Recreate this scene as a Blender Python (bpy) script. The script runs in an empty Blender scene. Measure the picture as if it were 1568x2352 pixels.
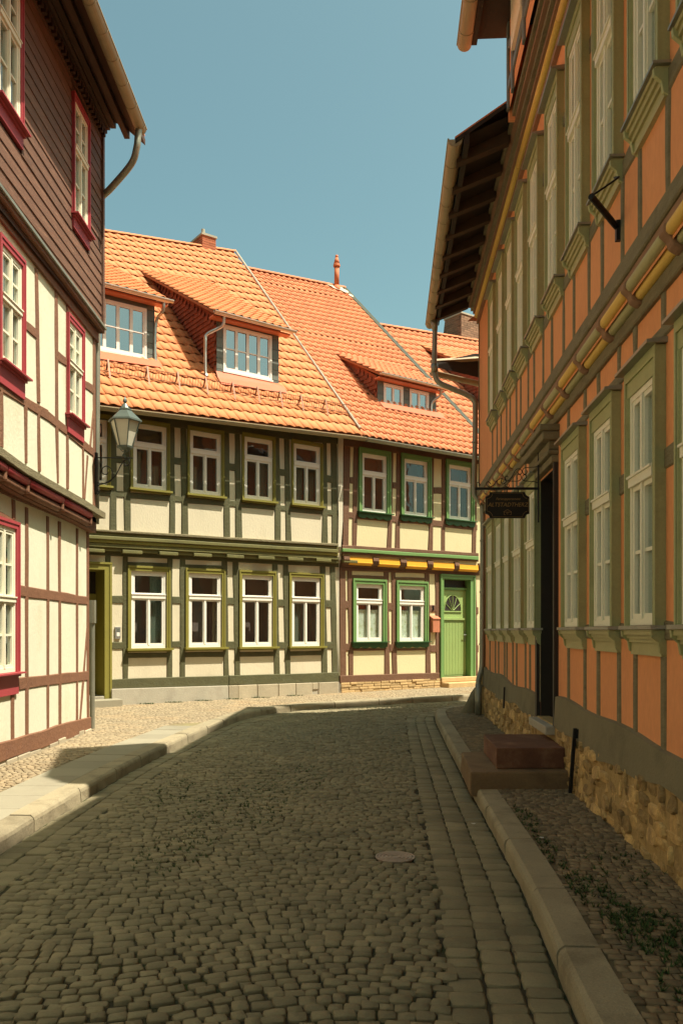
import bpy, math, random
import numpy as np
from mathutils import Vector, Matrix
random.seed(7); rng = np.random.default_rng(7)
sc = bpy.context.scene
COL = sc.collection
# ------------------------------------------------------------------ camera
F, CX, HY, H = 1900.0, 784.0, 1450.0, 1.6
cd = bpy.data.cameras.new('camera'); cam = bpy.data.objects.new('camera', cd); COL.objects.link(cam)
cam.location = (0, 0, H); cam.rotation_euler = (math.radians(90), 0, 0)
cd.sensor_fit = 'HORIZONTAL'; cd.sensor_width = 36; cd.lens = 36 * F / 1568
cd.shift_y = (HY - 1176) / 1568; cd.clip_start = .05; cd.clip_end = 2000
sc.camera = cam
sc.render.resolution_x, sc.render.resolution_y = 682, 1024
# ------------------------------------------------------------------ light
SA, SB = .475, .15                      # a point 1 m up throws its shadow 0.475 m to -x and 0.15 m to +y
EL = math.atan(1 / math.hypot(SA, SB)); AZ = math.atan2(-SB, SA)
Ldir = Vector((math.cos(AZ) * math.cos(EL), math.sin(AZ) * math.cos(EL), math.sin(EL)))
w = bpy.data.worlds.new('World'); sc.world = w; w.use_nodes = True
nt = w.node_tree; nt.nodes.clear()
sky = nt.nodes.new('ShaderNodeTexSky'); sky.sky_type = 'NISHITA'; sky.sun_disc = False
sky.sun_elevation = EL; sky.sun_rotation = math.atan2(Ldir.x, Ldir.y)
sky.air_density = 1.0; sky.dust_density = 3.0; sky.ozone_density = 1.0
mixs = nt.nodes.new('ShaderNodeMix'); mixs.data_type = 'RGBA'; mixs.blend_type = 'MULTIPLY'
mixs.inputs[0].default_value = 1; mixs.inputs[7].default_value = (.60, .745, .525, 1)
bg = nt.nodes.new('ShaderNodeBackground'); bg.inputs[1].default_value = .12
wo = nt.nodes.new('ShaderNodeOutputWorld')
nt.links.new(sky.outputs[0], mixs.inputs[6]); nt.links.new(mixs.outputs[2], bg.inputs[0]); nt.links.new(bg.outputs[0], wo.inputs[0])
sd = bpy.data.lights.new('sun', 'SUN'); sd.energy = 4.0; sd.angle = math.radians(.55); sd.color = (1, .93, .78)
sun = bpy.data.objects.new('sun', sd); COL.objects.link(sun); sun.location = (20, -8, 40)
sun.rotation_euler = Ldir.to_track_quat('Z', 'Y').to_euler()
sc.view_settings.view_transform = 'Standard'; sc.view_settings.look = 'None'
sc.view_settings.exposure = 1.2; sc.view_settings.gamma = 1
sc.view_settings.use_curve_mapping = False

# ------------------------------------------------------------------ materials
MATS = {}
def mat(name, col, rough=.8, var=.18, nscale=3.0, bump=.0, bscale=40.0, rnd=.0, metal=0.0, col2=None, c2amt=.5, c2scale=1.2,
        stretch=(1, 1, 1), spec=.35, fine=.10, fscale=60.0):
    m = bpy.data.materials.new(name); m.use_nodes = True; n = m.node_tree.nodes; l = m.node_tree.links; n.clear()
    out = n.new('ShaderNodeOutputMaterial'); p = n.new('ShaderNodeBsdfPrincipled'); l.new(p.outputs[0], out.inputs[0])
    p.inputs['Roughness'].default_value = rough; p.inputs['Metallic'].default_value = metal
    p.inputs['Specular IOR Level'].default_value = spec
    g = n.new('ShaderNodeNewGeometry'); mp = n.new('ShaderNodeMapping'); mp.inputs['Scale'].default_value = stretch
    l.new(g.outputs['Position'], mp.inputs[0])
    def noise(scale, det=4, r=.6):
        t = n.new('ShaderNodeTexNoise'); t.inputs['Scale'].default_value = scale; t.inputs['Detail'].default_value = det
        t.inputs['Roughness'].default_value = r; l.new(mp.outputs[0], t.inputs['Vector']); return t.outputs[0]
    def math_(op, a, b):
        t = n.new('ShaderNodeMath'); t.operation = op
        for i, v in enumerate((a, b)):
            if isinstance(v, (int, float)): t.inputs[i].default_value = v
            else: l.new(v, t.inputs[i])
        return t.outputs[0]
    f = math_('MULTIPLY_ADD', noise(nscale), 2 * var); f.node.inputs[2].default_value = 1 - var
    f2 = math_('MULTIPLY_ADD', noise(fscale, 3), 2 * fine); f2.node.inputs[2].default_value = 1 - fine
    f = math_('MULTIPLY', f, f2)
    if rnd:
        at = n.new('ShaderNodeAttribute'); at.attribute_name = 'rnd'; oi = n.new('ShaderNodeObjectInfo')
        s = math_('FRACT', math_('ADD', at.outputs['Fac'], oi.outputs['Random']), 0)
        s2 = math_('MULTIPLY_ADD', s, 2 * rnd); s2.node.inputs[2].default_value = 1 - rnd
        f = math_('MULTIPLY', f, s2)
    cbase = n.new('ShaderNodeRGB'); cbase.outputs[0].default_value = (*col, 1); c = cbase.outputs[0]
    if col2:
        ramp = n.new('ShaderNodeMapRange'); ramp.inputs[1].default_value = .5; ramp.inputs[2].default_value = .68
        ramp.inputs[4].default_value = c2amt; l.new(noise(c2scale, 6, .65), ramp.inputs[0])
        mx = n.new('ShaderNodeMix'); mx.data_type = 'RGBA'; l.new(ramp.outputs[0], mx.inputs[0]); l.new(c, mx.inputs[6])
        mx.inputs[7].default_value = (*col2, 1); c = mx.outputs[2]
    vm = n.new('ShaderNodeVectorMath'); vm.operation = 'SCALE'; l.new(c, vm.inputs[0]); l.new(f, vm.inputs['Scale'])
    l.new(vm.outputs[0], p.inputs['Base Color'])
    if bump:
        b = n.new('ShaderNodeBump'); b.inputs['Strength'].default_value = 1; b.inputs['Distance'].default_value = bump
        l.new(noise(bscale, 5, .6), b.inputs['Height']); l.new(b.outputs[0], p.inputs['Normal'])
    MATS[name] = m; return m
def glass(name, tint=(.9, .95, .95), base=.05, rough=.02):
    m = bpy.data.materials.new(name); m.use_nodes = True; n = m.node_tree.nodes; l = m.node_tree.links; n.clear()
    out = n.new('ShaderNodeOutputMaterial'); mx = n.new('ShaderNodeMixShader'); tr = n.new('ShaderNodeBsdfTransparent')
    gl = n.new('ShaderNodeBsdfGlossy'); lw = n.new('ShaderNodeLayerWeight'); lw.inputs[0].default_value = .5
    pw = n.new('ShaderNodeMath'); pw.operation = 'POWER'; pw.inputs[1].default_value = 4; l.new(lw.outputs['Facing'], pw.inputs[0])
    ma = n.new('ShaderNodeMath'); ma.operation = 'MULTIPLY_ADD'; ma.inputs[1].default_value = .9 - base; ma.inputs[2].default_value = base; l.new(pw.outputs[0], ma.inputs[0])
    tr.inputs[0].default_value = (*tint, 1); gl.inputs['Roughness'].default_value = rough
    t = n.new('ShaderNodeTexNoise'); t.inputs['Scale'].default_value = 2.5; g = n.new('ShaderNodeNewGeometry')
    l.new(g.outputs['Position'], t.inputs['Vector']); b = n.new('ShaderNodeBump'); b.inputs['Distance'].default_value = .008
    b.inputs['Strength'].default_value = .5; l.new(t.outputs[0], b.inputs['Height']); l.new(b.outputs[0], gl.inputs['Normal'])
    l.new(ma.outputs[0], mx.inputs[0]); l.new(tr.outputs[0], mx.inputs[1]); l.new(gl.outputs[0], mx.inputs[2]); l.new(mx.outputs[0], out.inputs[0])
    return m
M = dict(
 plL=mat('cream_plaster', (.67, .635, .475), .95, .07, 1.5, .006, 45, col2=(.56, .49, .32), c2amt=.55, c2scale=1.4, stretch=(1, 1, .45), fine=.07, fscale=35),
 plG=mat('pale_plaster', (.64, .56, .40), .95, .07, 1.5, .006, 45, col2=(.51, .44, .31), c2amt=.55, c2scale=1.4, stretch=(1, 1, .45), fine=.07, fscale=35),
 plB=mat('yellow_plaster', (.67, .585, .345), .95, .06, 1.5, .006, 45, col2=(.60, .51, .29), c2amt=.5, c2scale=1.4, stretch=(1, 1, .45), fine=.06, fscale=35),
 plW=mat('white_plaster_strip', (.62, .55, .42), .95, .12, 3, .004, 60),
 orange=mat('orange_plaster', (.76, .315, .13), .92, .10, 1.3, .006, 45, col2=(.65, .26, .11), c2amt=.6, c2scale=1.6, stretch=(1, 1, .4), fine=.12, fscale=30),
 tmL=mat('brown_red_timber', (.20, .090, .047), .75, .28, 6, .010, 22, stretch=(1, 1, 1), col2=(.13, .06, .04), c2amt=.5, c2scale=3, fine=.25),
 board=mat('dark_brown_board', (.140, .066, .038), .7, .3, 5, .004, 12, rnd=.18, stretch=(1, 1, 12), col2=(.23, .12, .07), c2amt=.6, c2scale=2.5, fine=.25, fscale=14),
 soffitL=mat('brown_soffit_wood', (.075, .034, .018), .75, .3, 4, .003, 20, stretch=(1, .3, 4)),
 tmG=mat('dark_green_timber', (.086, .080, .034), .75, .22, 6, .010, 22, col2=(.11, .11, .06), c2amt=.5, c2scale=4, fine=.2),
 olive=mat('olive_trim_paint', (.225, .195, .038), .55, .1, 4, .001, 40, col2=(.17, .15, .035), c2amt=.4),
 oliveM=mat('olive_moulding_paint', (.15, .135, .045), .65, .25, 5, .003, 30, col2=(.09, .085, .035), c2amt=.6, c2scale=3),
 tmB=mat('brown_timber', (.145, .070, .036), .75, .22, 6, .010, 22, col2=(.19, .10, .065), c2amt=.4, c2scale=4, fine=.2),
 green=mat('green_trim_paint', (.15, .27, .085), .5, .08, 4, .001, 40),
 greenL=mat('light_green_door_paint', (.30, .40, .135), .5, .06, 4, .001, 40),
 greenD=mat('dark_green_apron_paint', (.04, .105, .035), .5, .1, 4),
 yellowB=mat('yellow_ochre_block', (.78, .37, .025), .6, .1, 5, .001, 40),
 red=mat('crimson_trim_paint', (.36, .048, .055), .55, .1, 4, .001, 30, col2=(.27, .03, .035), c2amt=.5),
 white=mat('white_window_paint', (.80, .75, .66), .45, .05, 4, 0),
 cream=mat('cream_window_paint', (.78, .73, .56), .5, .08, 4, 0),
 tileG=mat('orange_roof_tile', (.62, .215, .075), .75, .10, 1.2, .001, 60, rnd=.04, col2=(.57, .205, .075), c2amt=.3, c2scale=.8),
 tileB=mat('red_roof_tile', (.63, .205, .085), .8, .12, 1.2, .001, 60, rnd=.10, col2=(.56, .19, .08), c2amt=.4, c2scale=.8),
 deck=mat('roof_underlay', (.42, .15, .06), .9),
 redsheet=mat('red_lead_flashing', (.56, .125, .05), .6, .15, 5),
 lead=mat('weathered_lead', (.085, .088, .068), .95, .2, 5, spec=.1),
 slate=mat('grey_slate', (.13, .14, .115), .6, .15, 4, .002, 30, rnd=.15),
 zinc=mat('weathered_zinc', (.30, .29, .22), .45, .2, 5, .001, 30, metal=.55, col2=(.2, .19, .13), c2amt=.5, c2scale=2, spec=.5),
 zincB=mat('bright_zinc', (.55, .53, .45), .3, .15, 5, 0, metal=.8),
 gutL=mat('tan_painted_gutter', (.33, .26, .15), .55, .15, 5, .001, 30, metal=.1, col2=(.2, .16, .1), c2amt=.5),
 snow=mat('brown_snow_guard_steel', (.26, .13, .08), .5, .15, 5, metal=.3),
 brick=mat('red_brick', (.36, .11, .05), .9, .25, 6, .004, 60, rnd=.25),
 brickO=mat('old_brown_brick', (.22, .12, .07), .9, .3, 6, .004, 60, rnd=.3),
 mortar=mat('pale_mortar', (.48, .43, .33), .95, .15, 8, .003, 60),
 terra=mat('terracotta', (.50, .14, .05), .7, .12, 5),
 concrete=mat('grey_render', (.38, .34, .26), .92, .15, 2.5, .006, 40, col2=(.28, .24, .18), c2amt=.6, c2scale=3),
 plinthG=mat('plinth_stone', (.38, .32, .22), .92, .2, 5, .006, 30, rnd=.15),
 limest=mat('ochre_wall_stone', (.50, .34, .16), .92, .25, 6, .008, 30, rnd=.2),
 stucco=mat('grey_brown_stucco', (.20, .17, .10), .95, .18, 2.5, .006, 50, col2=(.10, .085, .05), c2amt=.5, c2scale=2),
 rub=mat('golden_rubble_stone', (.46, .30, .12), .92, .5, 11, .03, 20, rnd=.42, col2=(.20, .13, .07), c2amt=.7, c2scale=5, fine=.3, fscale=30),
 rubM=mat('rubble_mortar', (.40, .27, .11), .95, .35, 5, .02, 20, col2=(.17, .11, .05), c2amt=.6, c2scale=4),
 cob=mat('grey_basalt_cobble', (.205, .172, .100), .8, .32, 3, .004, 60, rnd=.17, col2=(.29, .235, .135), c2amt=.6, c2scale=.9, fine=.2, fscale=90, spec=.3),
 joint=mat('sandy_joint', (.042, .035, .019), .95, .3, 6, .004, 60, col2=(.045, .062, .012), c2amt=.9, c2scale=2.2),
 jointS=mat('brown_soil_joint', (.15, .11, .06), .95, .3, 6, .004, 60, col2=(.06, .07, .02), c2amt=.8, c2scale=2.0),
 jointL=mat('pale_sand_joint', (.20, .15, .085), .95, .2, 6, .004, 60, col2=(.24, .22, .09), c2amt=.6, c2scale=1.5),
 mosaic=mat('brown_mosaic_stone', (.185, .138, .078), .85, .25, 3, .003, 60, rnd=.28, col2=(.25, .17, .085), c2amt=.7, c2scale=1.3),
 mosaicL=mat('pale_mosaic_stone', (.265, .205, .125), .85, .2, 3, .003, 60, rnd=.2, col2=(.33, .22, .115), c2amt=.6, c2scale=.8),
 kerb=mat('granite_kerb', (.28, .232, .145), .85, .25, 3, .006, 45, rnd=.12, col2=(.17, .135, .08), c2amt=.8, c2scale=3.5, fine=.35, fscale=110),
 slab=mat('pale_pavement_slab', (.265, .235, .165), .88, .12, 2, .003, 60, rnd=.1, col2=(.22, .19, .13), c2amt=.6, c2scale=1.5, fine=.18, fscale=120),
 stepst=mat('dark_red_sandstone', (.135, .058, .032), .85, .3, 5, .006, 30, col2=(.22, .12, .065), c2amt=.6, c2scale=5, fine=.25),
 stepst2=mat('brown_step_stone', (.19, .12, .06), .85, .3, 5, .006, 30, col2=(.11, .07, .04), c2amt=.6, c2scale=4, fine=.25),
 olR=mat('olive_green_casing', (.36, .36, .165), .6, .12, 4, .002, 30, col2=(.26, .24, .10), c2amt=.4, c2scale=3, fine=.15),
 olRd=mat('light_olive_apron', (.40, .36, .17), .6, .14, 5, .002, 30, fine=.15),
 beamR=mat('grey_olive_beam', (.20, .165, .09), .8, .25, 5, .012, 20, stretch=(1, 1, 3), col2=(.12, .10, .055), c2amt=.6, c2scale=4, fine=.25),
 bandR=mat('brown_frieze', (.27, .15, .085), .8, .2, 5, .003, 25),
 yelR=mat('ochre_yellow_paint', (.72, .46, .10), .6, .12, 5, .002, 25),
 darkw=mat('dark_door_wood', (.028, .020, .013), .6, .2, 5, .002, 20),
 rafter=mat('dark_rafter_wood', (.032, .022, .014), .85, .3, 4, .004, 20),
 rafterL=mat('brown_rafter_wood', (.07, .04, .022), .85, .35, 4, .004, 20),
 iron=mat('black_iron', (.018, .016, .014), .5, .2, 8, metal=.4),
 ironG=mat('grey_green_lamp_metal', (.10, .12, .10), .45, .15, 8, metal=.4),
 signm=mat('black_sign_enamel', (.012, .010, .008), .35, .05, 4),
 gold=mat('dull_gold_paint', (.30, .17, .05), .5, .1, 5),
 interior=mat('dim_interior', (.22, .15, .125), .95, .4, 1.5),
 curtain=mat('grey_net_curtain', (.50, .48, .38), .95, .15, 3, stretch=(6, 6, .3)),
 drape=mat('dull_green_drape', (.13, .14, .10), .95, .3, 3, stretch=(8, 8, .3)),
 tan=mat('tan_drape', (.30, .22, .14), .95, .3, 3, stretch=(8, 8, .3)),
 lace=mat('white_lace_curtain', (.85, .82, .66), .95, .25, 14, col2=(.50, .50, .16), c2amt=.8, c2scale=9),
 redblind=mat('red_blind', (.45, .07, .04), .9, .1, 3),
 hang=mat('shade_tinted_hanging_tile', (.26, .078, .036), .85, .2, 3, .002, 40, rnd=.2),  # darkened tile red: the shade on the dormer cheeks is put into the colour
 copper=mat('copper_letterbox_metal', (.60, .22, .12), .45, .12, 4, metal=.3),
 steel=mat('brushed_steel', (.45, .44, .42), .35, .1, 4, metal=.7),
 cast=mat('cast_iron_cover', (.42, .33, .26), .6, .25, 8, .002, 60, metal=.3),
 grass=mat('weed_green', (.035, .065, .012), .8, .3, 8),
 ground=mat('ground_earth', (.10, .09, .06), .95, .3, .3),
 paper=mat('pale_litter', (.5, .48, .44), .8),
 lampglass=mat('frosted_lamp_glass', (.60, .56, .44), .35, .08, 6),
)
M['glass'] = glass('window_glass')
M['glassD'] = glass('dormer_glass', (.35, .42, .45), .42)

# ------------------------------------------------------------------ object helpers
WL = {}
def empty(name, loc, label=None, cat=None, group=None, kind=None):
    o = bpy.data.objects.new(name, None); COL.objects.link(o); o.location = loc; WL[o] = Vector(loc)
    o.empty_display_size = .2
    tag(o, label, cat, group, kind); return o
def tag(o, label=None, cat=None, group=None, kind=None):
    if label: o['label'] = label
    if cat: o['category'] = cat
    if group: o['group'] = group
    if kind: o['kind'] = kind
    return o
class MB:
    def __init__(s): s.v = []; s.f = []
    def add(s, vs, fs):
        k = len(s.v); s.v += [tuple(v) for v in vs]; s.f += [tuple(i + k for i in f) for f in fs]; return s
BOXF = [(0, 3, 2, 1), (4, 5, 6, 7), (0, 1, 5, 4), (1, 2, 6, 5), (2, 3, 7, 6), (3, 0, 4, 7)]
def fbox(mb, fac, s0, s1, z0, z1, o0, o1):
    vs = [fac.pt(s, z, o) for (s, z, o) in ((s0, z0, o0), (s1, z0, o0), (s1, z0, o1), (s0, z0, o1), (s0, z1, o0), (s1, z1, o0), (s1, z1, o1), (s0, z1, o1))]
    mb.add(vs, BOXF); return mb
def wbox(mb, x0, x1, y0, y1, z0, z1):
    mb.add([(x0, y0, z0), (x1, y0, z0), (x1, y1, z0), (x0, y1, z0), (x0, y0, z1), (x1, y0, z1), (x1, y1, z1), (x0, y1, z1)], BOXF); return mb
def link(name, mb, m, parent=None, smooth=False, kind=None, bevel=0):
    v = np.array(mb.v, dtype=float); c = (v.min(0) + v.max(0)) / 2; c[2] = v[:, 2].min()
    me = bpy.data.meshes.new(name); me.from_pydata((v - c).tolist(), [], mb.f); me.materials.append(m)
    if smooth: me.polygons.foreach_set('use_smooth', [True] * len(me.polygons))
    me.update()
    o = bpy.data.objects.new(name, me); COL.objects.link(o)
    c = Vector(c); WL[o] = c
    if parent is not None: o.parent = parent; o.location = c - WL[parent]
    else: o.location = c
    if bevel:
        b = o.modifiers.new('bevel', 'BEVEL'); b.width = bevel; b.segments = 2; b.limit_method = 'ANGLE'
    if kind: o['kind'] = kind
    return o
def inst(name, me, m4, parent):
    o = bpy.data.objects.new(name, me); COL.objects.link(o)
    o.parent = parent; mm = m4.copy(); mm.translation = mm.translation - WL[parent]; o.matrix_basis = mm
    return o
def join_inst(name, temps, mats4, idx, m, parent, smooth=False):
    """temps: list of (verts Nx3, faces); joined copies as one mesh with a per-face random value"""
    V = []; loops = []; sizes = []; R = []; k = 0
    tv = [np.array(t[0]) for t in temps]
    tf = [(np.concatenate([np.array(f) for f in t[1]]), np.array([len(f) for f in t[1]])) for t in temps]
    for M4, i in zip(mats4, idx):
        A = np.array(M4); v = tv[i] @ A[:3, :3].T + A[:3, 3]; V.append(v)
        loops.append(tf[i][0] + k); sizes.append(tf[i][1]); R.append(np.full(len(tf[i][1]), rng.random())); k += len(v)
    if not V: return None
    V = np.concatenate(V); loops = np.concatenate(loops); sizes = np.concatenate(sizes); R = np.concatenate(R)
    c = (V.min(0) + V.max(0)) / 2; V = V - c
    me = bpy.data.meshes.new(name); me.vertices.add(len(V)); me.vertices.foreach_set('co', V.ravel())
    me.loops.add(len(loops)); me.loops.foreach_set('vertex_index', loops.astype(np.int32))
    me.polygons.add(len(sizes)); st = np.concatenate([[0], np.cumsum(sizes)[:-1]])
    me.polygons.foreach_set('loop_start', st.astype(np.int32)); me.polygons.foreach_set('loop_total', sizes.astype(np.int32))
    me.polygons.foreach_set('use_smooth', [smooth] * len(sizes))
    a = me.attributes.new('rnd', 'FLOAT', 'FACE'); a.data.foreach_set('value', R.astype(np.float32))
    me.update(); me.validate(); me.materials.append(m)
    o = bpy.data.objects.new(name, me); COL.objects.link(o); c = Vector(c); WL[o] = c
    if parent is not None: o.parent = parent; o.location = c - WL[parent]
    else: o.location = c
    o['kind'] = 'stuff'; return o
def tmesh(name, t, m, smooth=False):
    me = bpy.data.meshes.new(name); me.from_pydata([tuple(x) for x in t[0]], [], t[1]); me.materials.append(m)
    if smooth: me.polygons.foreach_set('use_smooth', [True] * len(me.polygons))
    me.update(); return me
def rough(o, cut=9, amp=.006, rnd_=.02):
    import bmesh
    from mathutils import noise as mn
    bm = bmesh.new(); bm.from_mesh(o.data); bmesh.ops.bevel(bm, geom=bm.edges[:], offset=rnd_, segments=2, affect='EDGES', profile=.6)
    bmesh.ops.subdivide_edges(bm, edges=[e for e in bm.edges if e.calc_length() > .1], cuts=cut, use_grid_fill=True)
    for v in bm.verts:
        q = v.co * 7; n = mn.noise_vector(q) + mn.noise_vector(q * 3.1) * .5; v.co += Vector((n.x, n.y, n.z * .7)) * amp
    bm.to_mesh(o.data); bm.free(); o.data.update(); return o
def spread(name, temps, mats4, idx, m, parent, nmax=300, smooth=False):
    """nearest nmax pieces in view become objects of their own, the rest one stuff mesh"""
    sc_ = []
    for i, M4 in enumerate(mats4):
        p = M4.translation; y = max(p.y, .1); px = CX + F * p.x / y; py = HY - F * (p.z - H) / y
        vis = p.y > 1 and -10 < px < 1578 and -10 < py < 2362
        sc_.append((0 if vis else 1, y, i))
    sc_.sort(); own = set(i for v, y, i in sc_[:nmax] if v == 0)
    mes = [tmesh(name, t, m, smooth) for t in temps]
    for i in own: inst(name, mes[idx[i]], mats4[i], parent)
    rest = [i for i in range(len(mats4)) if i not in own]
    if rest: join_inst(name + '_field', temps, [mats4[i] for i in rest], [idx[i] for i in rest], m, parent, smooth)
def tube(mb, pts, r, n=8, closed_ends=True, r1=None):
    pts = [Vector(p) for p in pts]; k = len(mb.v); up = None; rings = []
    for i, p in enumerate(pts):
        d = (pts[min(i + 1, len(pts) - 1)] - pts[max(i - 1, 0)]).normalized()
        if up is None: up = Vector((0, 0, 1)) if abs(d.z) < .9 else Vector((0, 1, 0))
        a = (up - d * up.dot(d)).normalized(); b = d.cross(a); up = a
        rr = r if r1 is None else r + (r1 - r) * i / (len(pts) - 1)
        for j in range(n):
            t = 2 * math.pi * j / n; mb.v.append(tuple(p + a * math.cos(t) * rr + b * math.sin(t) * rr))
    for i in range(len(pts) - 1):
        for j in range(n):
            a0 = k + i * n + j; a1 = k + i * n + (j + 1) % n; mb.f.append((a0, a1, a1 + n, a0 + n))
    if closed_ends:
        mb.f.append(tuple(k + j for j in range(n))[::-1]); mb.f.append(tuple(k + (len(pts) - 1) * n + j for j in range(n)))
    return mb
def smoothpath(pts, n=6):
    pts = [Vector(p) for p in pts]; out = []
    P = [pts[0]] + pts + [pts[-1]]
    for i in range(1, len(P) - 2):
        for j in range(n):
            t = j / n; a, b, c, d = P[i - 1], P[i], P[i + 1], P[i + 2]
            out.append(.5 * ((2 * b) + (c - a) * t + (2 * a - 5 * b + 4 * c - d) * t * t + (3 * b - a - 3 * c + d) * t ** 3))
    out.append(pts[-1]); return out
def gutter(mb, p0, p1, r=.075, joints=None, n=9):
    p0 = Vector(p0); p1 = Vector(p1); d = (p1 - p0); Lg = d.length; d.normalize(); side = d.cross(Vector((0, 0, 1))).normalized()
    def arc(c, rr): return [c + side * math.cos(t) * rr + Vector((0, 0, 1)) * -math.sin(t) * rr for t in [math.pi * i / n for i in range(n + 1)]]
    def seg(a, b, rr):
        k = len(mb.v); A = arc(a, rr); B = arc(b, rr); A2 = arc(a, rr * .88); B2 = arc(b, rr * .88)
        mb.v += [tuple(v) for v in A + B + A2 + B2]; m_ = n + 1
        for i in range(n):
            mb.f.append((k + i, k + i + 1, k + m_ + i + 1, k + m_ + i)); mb.f.append((k + 2 * m_ + i, k + 3 * m_ + i, k + 3 * m_ + i + 1, k + 2 * m_ + i + 1))
            mb.f.append((k + i, k + 2 * m_ + i, k + 2 * m_ + i + 1, k + i + 1)); mb.f.append((k + m_ + i, k + m_ + i + 1, k + 3 * m_ + i + 1, k + 3 * m_ + i))
        mb.f.append((k, k + m_, k + 3 * m_, k + 2 * m_)); mb.f.append((k + n, k + 2 * m_ + n, k + 3 * m_ + n, k + m_ + n))
    seg(p0, p1, r)
    for e in (p0, p1):                                  # end caps
        k = len(mb.v); A = arc(e, r * .94); mb.v += [tuple(v) for v in A]; mb.f.append(tuple(k + i for i in range(n + 1)))
    tube(mb, [p0 + side * r + Vector((0, 0, .004)), p1 + side * r + Vector((0, 0, .004))], .012, 6)
    tube(mb, [p0 - side * r + Vector((0, 0, .004)), p1 - side * r + Vector((0, 0, .004))], .012, 6)
    step = joints or .8; t = step * .5
    while t < Lg:
        seg(p0 + d * (t - .012), p0 + d * (t + .012), r * 1.07); t += step
    return mb

# ------------------------------------------------------------------ facade frames
class Fac:
    def __init__(s, ox, oy, dx, dy):
        l = math.hypot(dx, dy); s.ox, s.oy, s.dx, s.dy = ox, oy, dx / l, dy / l; s.nx, s.ny = s.dy, -s.dx
    def hit(s, x, y, o=0):                             # sight line through a measured point, onto the facade
        a = (x - CX) / F; t = ((s.ox + s.nx * o) * s.nx + (s.oy + s.ny * o) * s.ny) / (a * s.nx + s.ny)
        return (a * t - s.ox) * s.dx + (t - s.oy) * s.dy, H + (HY - y) / F * t
    def pt(s, q, z, o=0): return Vector((s.ox + s.dx * q + s.nx * o, s.oy + s.dy * q + s.ny * o, z))
    def shift(s, o): return Fac(s.ox + s.nx * o, s.oy + s.ny * o, s.dx, s.dy)
    def S(s, x, o=0): return s.hit(x, 0, o)[0]
    def Z(s, x, y, o=0): return s.hit(x, y, o)[1]
def timber(name, fac, a, b, wd, o0, o1, m, parent, jit=.009, seg=None, wd2=None):
    """hand hewn beam on a facade between (s,z) points a and b, chamfered and slightly uneven"""
    a = Vector(a); b = Vector(b); d = b - a; Lb = d.length; d.normalize(); p = Vector((-d.y, d.x))
    n = seg or max(2, min(8, int(Lb / .45))); mb = MB(); ch = .010
    wd2 = wd if wd2 is None else wd2
    for i in range(n + 1):
        t = i / n; c = a + (b - a) * t; hw = (wd + (wd2 - wd) * t) / 2
        j1 = random.uniform(-jit, jit); j2 = random.uniform(-jit, jit); jo = random.uniform(-.002, .002)
        for (q, o) in ((-hw + j1, o0), (-hw + j1, o1 - ch + jo), (-hw + ch + j1, o1 + jo), (hw - ch + j2, o1 + jo), (hw + j2, o1 - ch + jo), (hw + j2, o0)):
            r = c + p * q; mb.v.append(tuple(fac.pt(r.x, r.y, o)))
    for i in range(n):
        for j in range(6):
            a0 = i * 6 + j; a1 = i * 6 + (j + 1) % 6; mb.f.append((a0, a1, a1 + 6, a0 + 6))
    mb.f.append((5, 4, 3, 2, 1, 0)); mb.f.append(tuple(n * 6 + j for j in range(6)))
    return link(name, mb, m, parent)
def vpost(fac, parent, m, xt0, xt1, yt, xb0, xb1, yb, o0=0, o1=.02, name='timber_post', jit=.008):
    st0, st1, sb0, sb1 = fac.S(xt0, o1), fac.S(xt1, o1), fac.S(xb0, o1), fac.S(xb1, o1)
    zt = fac.Z((xt0 + xt1) / 2, yt, o1); zb = fac.Z((xb0 + xb1) / 2, yb, o1)
    return timber(name, fac, ((sb0 + sb1) / 2, zb), ((st0 + st1) / 2, zt), sb1 - sb0, o0, o1, m, parent, jit, wd2=st1 - st0)
def hrail(fac, parent, m, x0, y0a, y0b, x1, y1a, y1b, o0=0, o1=.018, name='timber_rail', jit=.006, seg=None):
    A = fac.hit(x0, (y0a + y0b) / 2, o1); B = fac.hit(x1, (y1a + y1b) / 2, o1)
    w0 = fac.Z(x0, y0a, o1) - fac.Z(x0, y0b, o1); w1 = fac.Z(x1, y1a, o1) - fac.Z(x1, y1b, o1)
    return timber(name, fac, A, B, w0, o0, o1, m, parent, jit, seg, wd2=w1)
def wall_cells(mb, fac, s0, s1, z0, z1, holes, o=0):
    S = sorted(set([s0, s1] + [h[i] for h in holes for i in (0, 1) if s0 < h[i] < s1]))
    Z = sorted(set([z0, z1] + [h[i] for h in holes for i in (2, 3) if z0 < h[i] < z1]))
    for i in range(len(S) - 1):
        for j in range(len(Z) - 1):
            cs = (S[i] + S[i + 1]) / 2; cz = (Z[j] + Z[j + 1]) / 2
            if any(h[0] < cs < h[1] and h[2] < cz < h[3] for h in holes): continue
            mb.add([fac.pt(S[i], Z[j], o), fac.pt(S[i + 1], Z[j], o), fac.pt(S[i + 1], Z[j + 1], o), fac.pt(S[i], Z[j + 1], o)], [(0, 1, 2, 3)])
    for h in holes:                                     # reveals
        a, b, c, d = h[:4]
        P = [fac.pt(a, c, o), fac.pt(b, c, o), fac.pt(b, d, o), fac.pt(a, d, o)]; Q = [fac.pt(a, c, o - .12), fac.pt(b, c, o - .12), fac.pt(b, d, o - .12), fac.pt(a, d, o - .12)]
        mb.add(P + Q, [(0, 4, 5, 1), (1, 5, 6, 2), (2, 6, 7, 3), (3, 7, 4, 0)])
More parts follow.
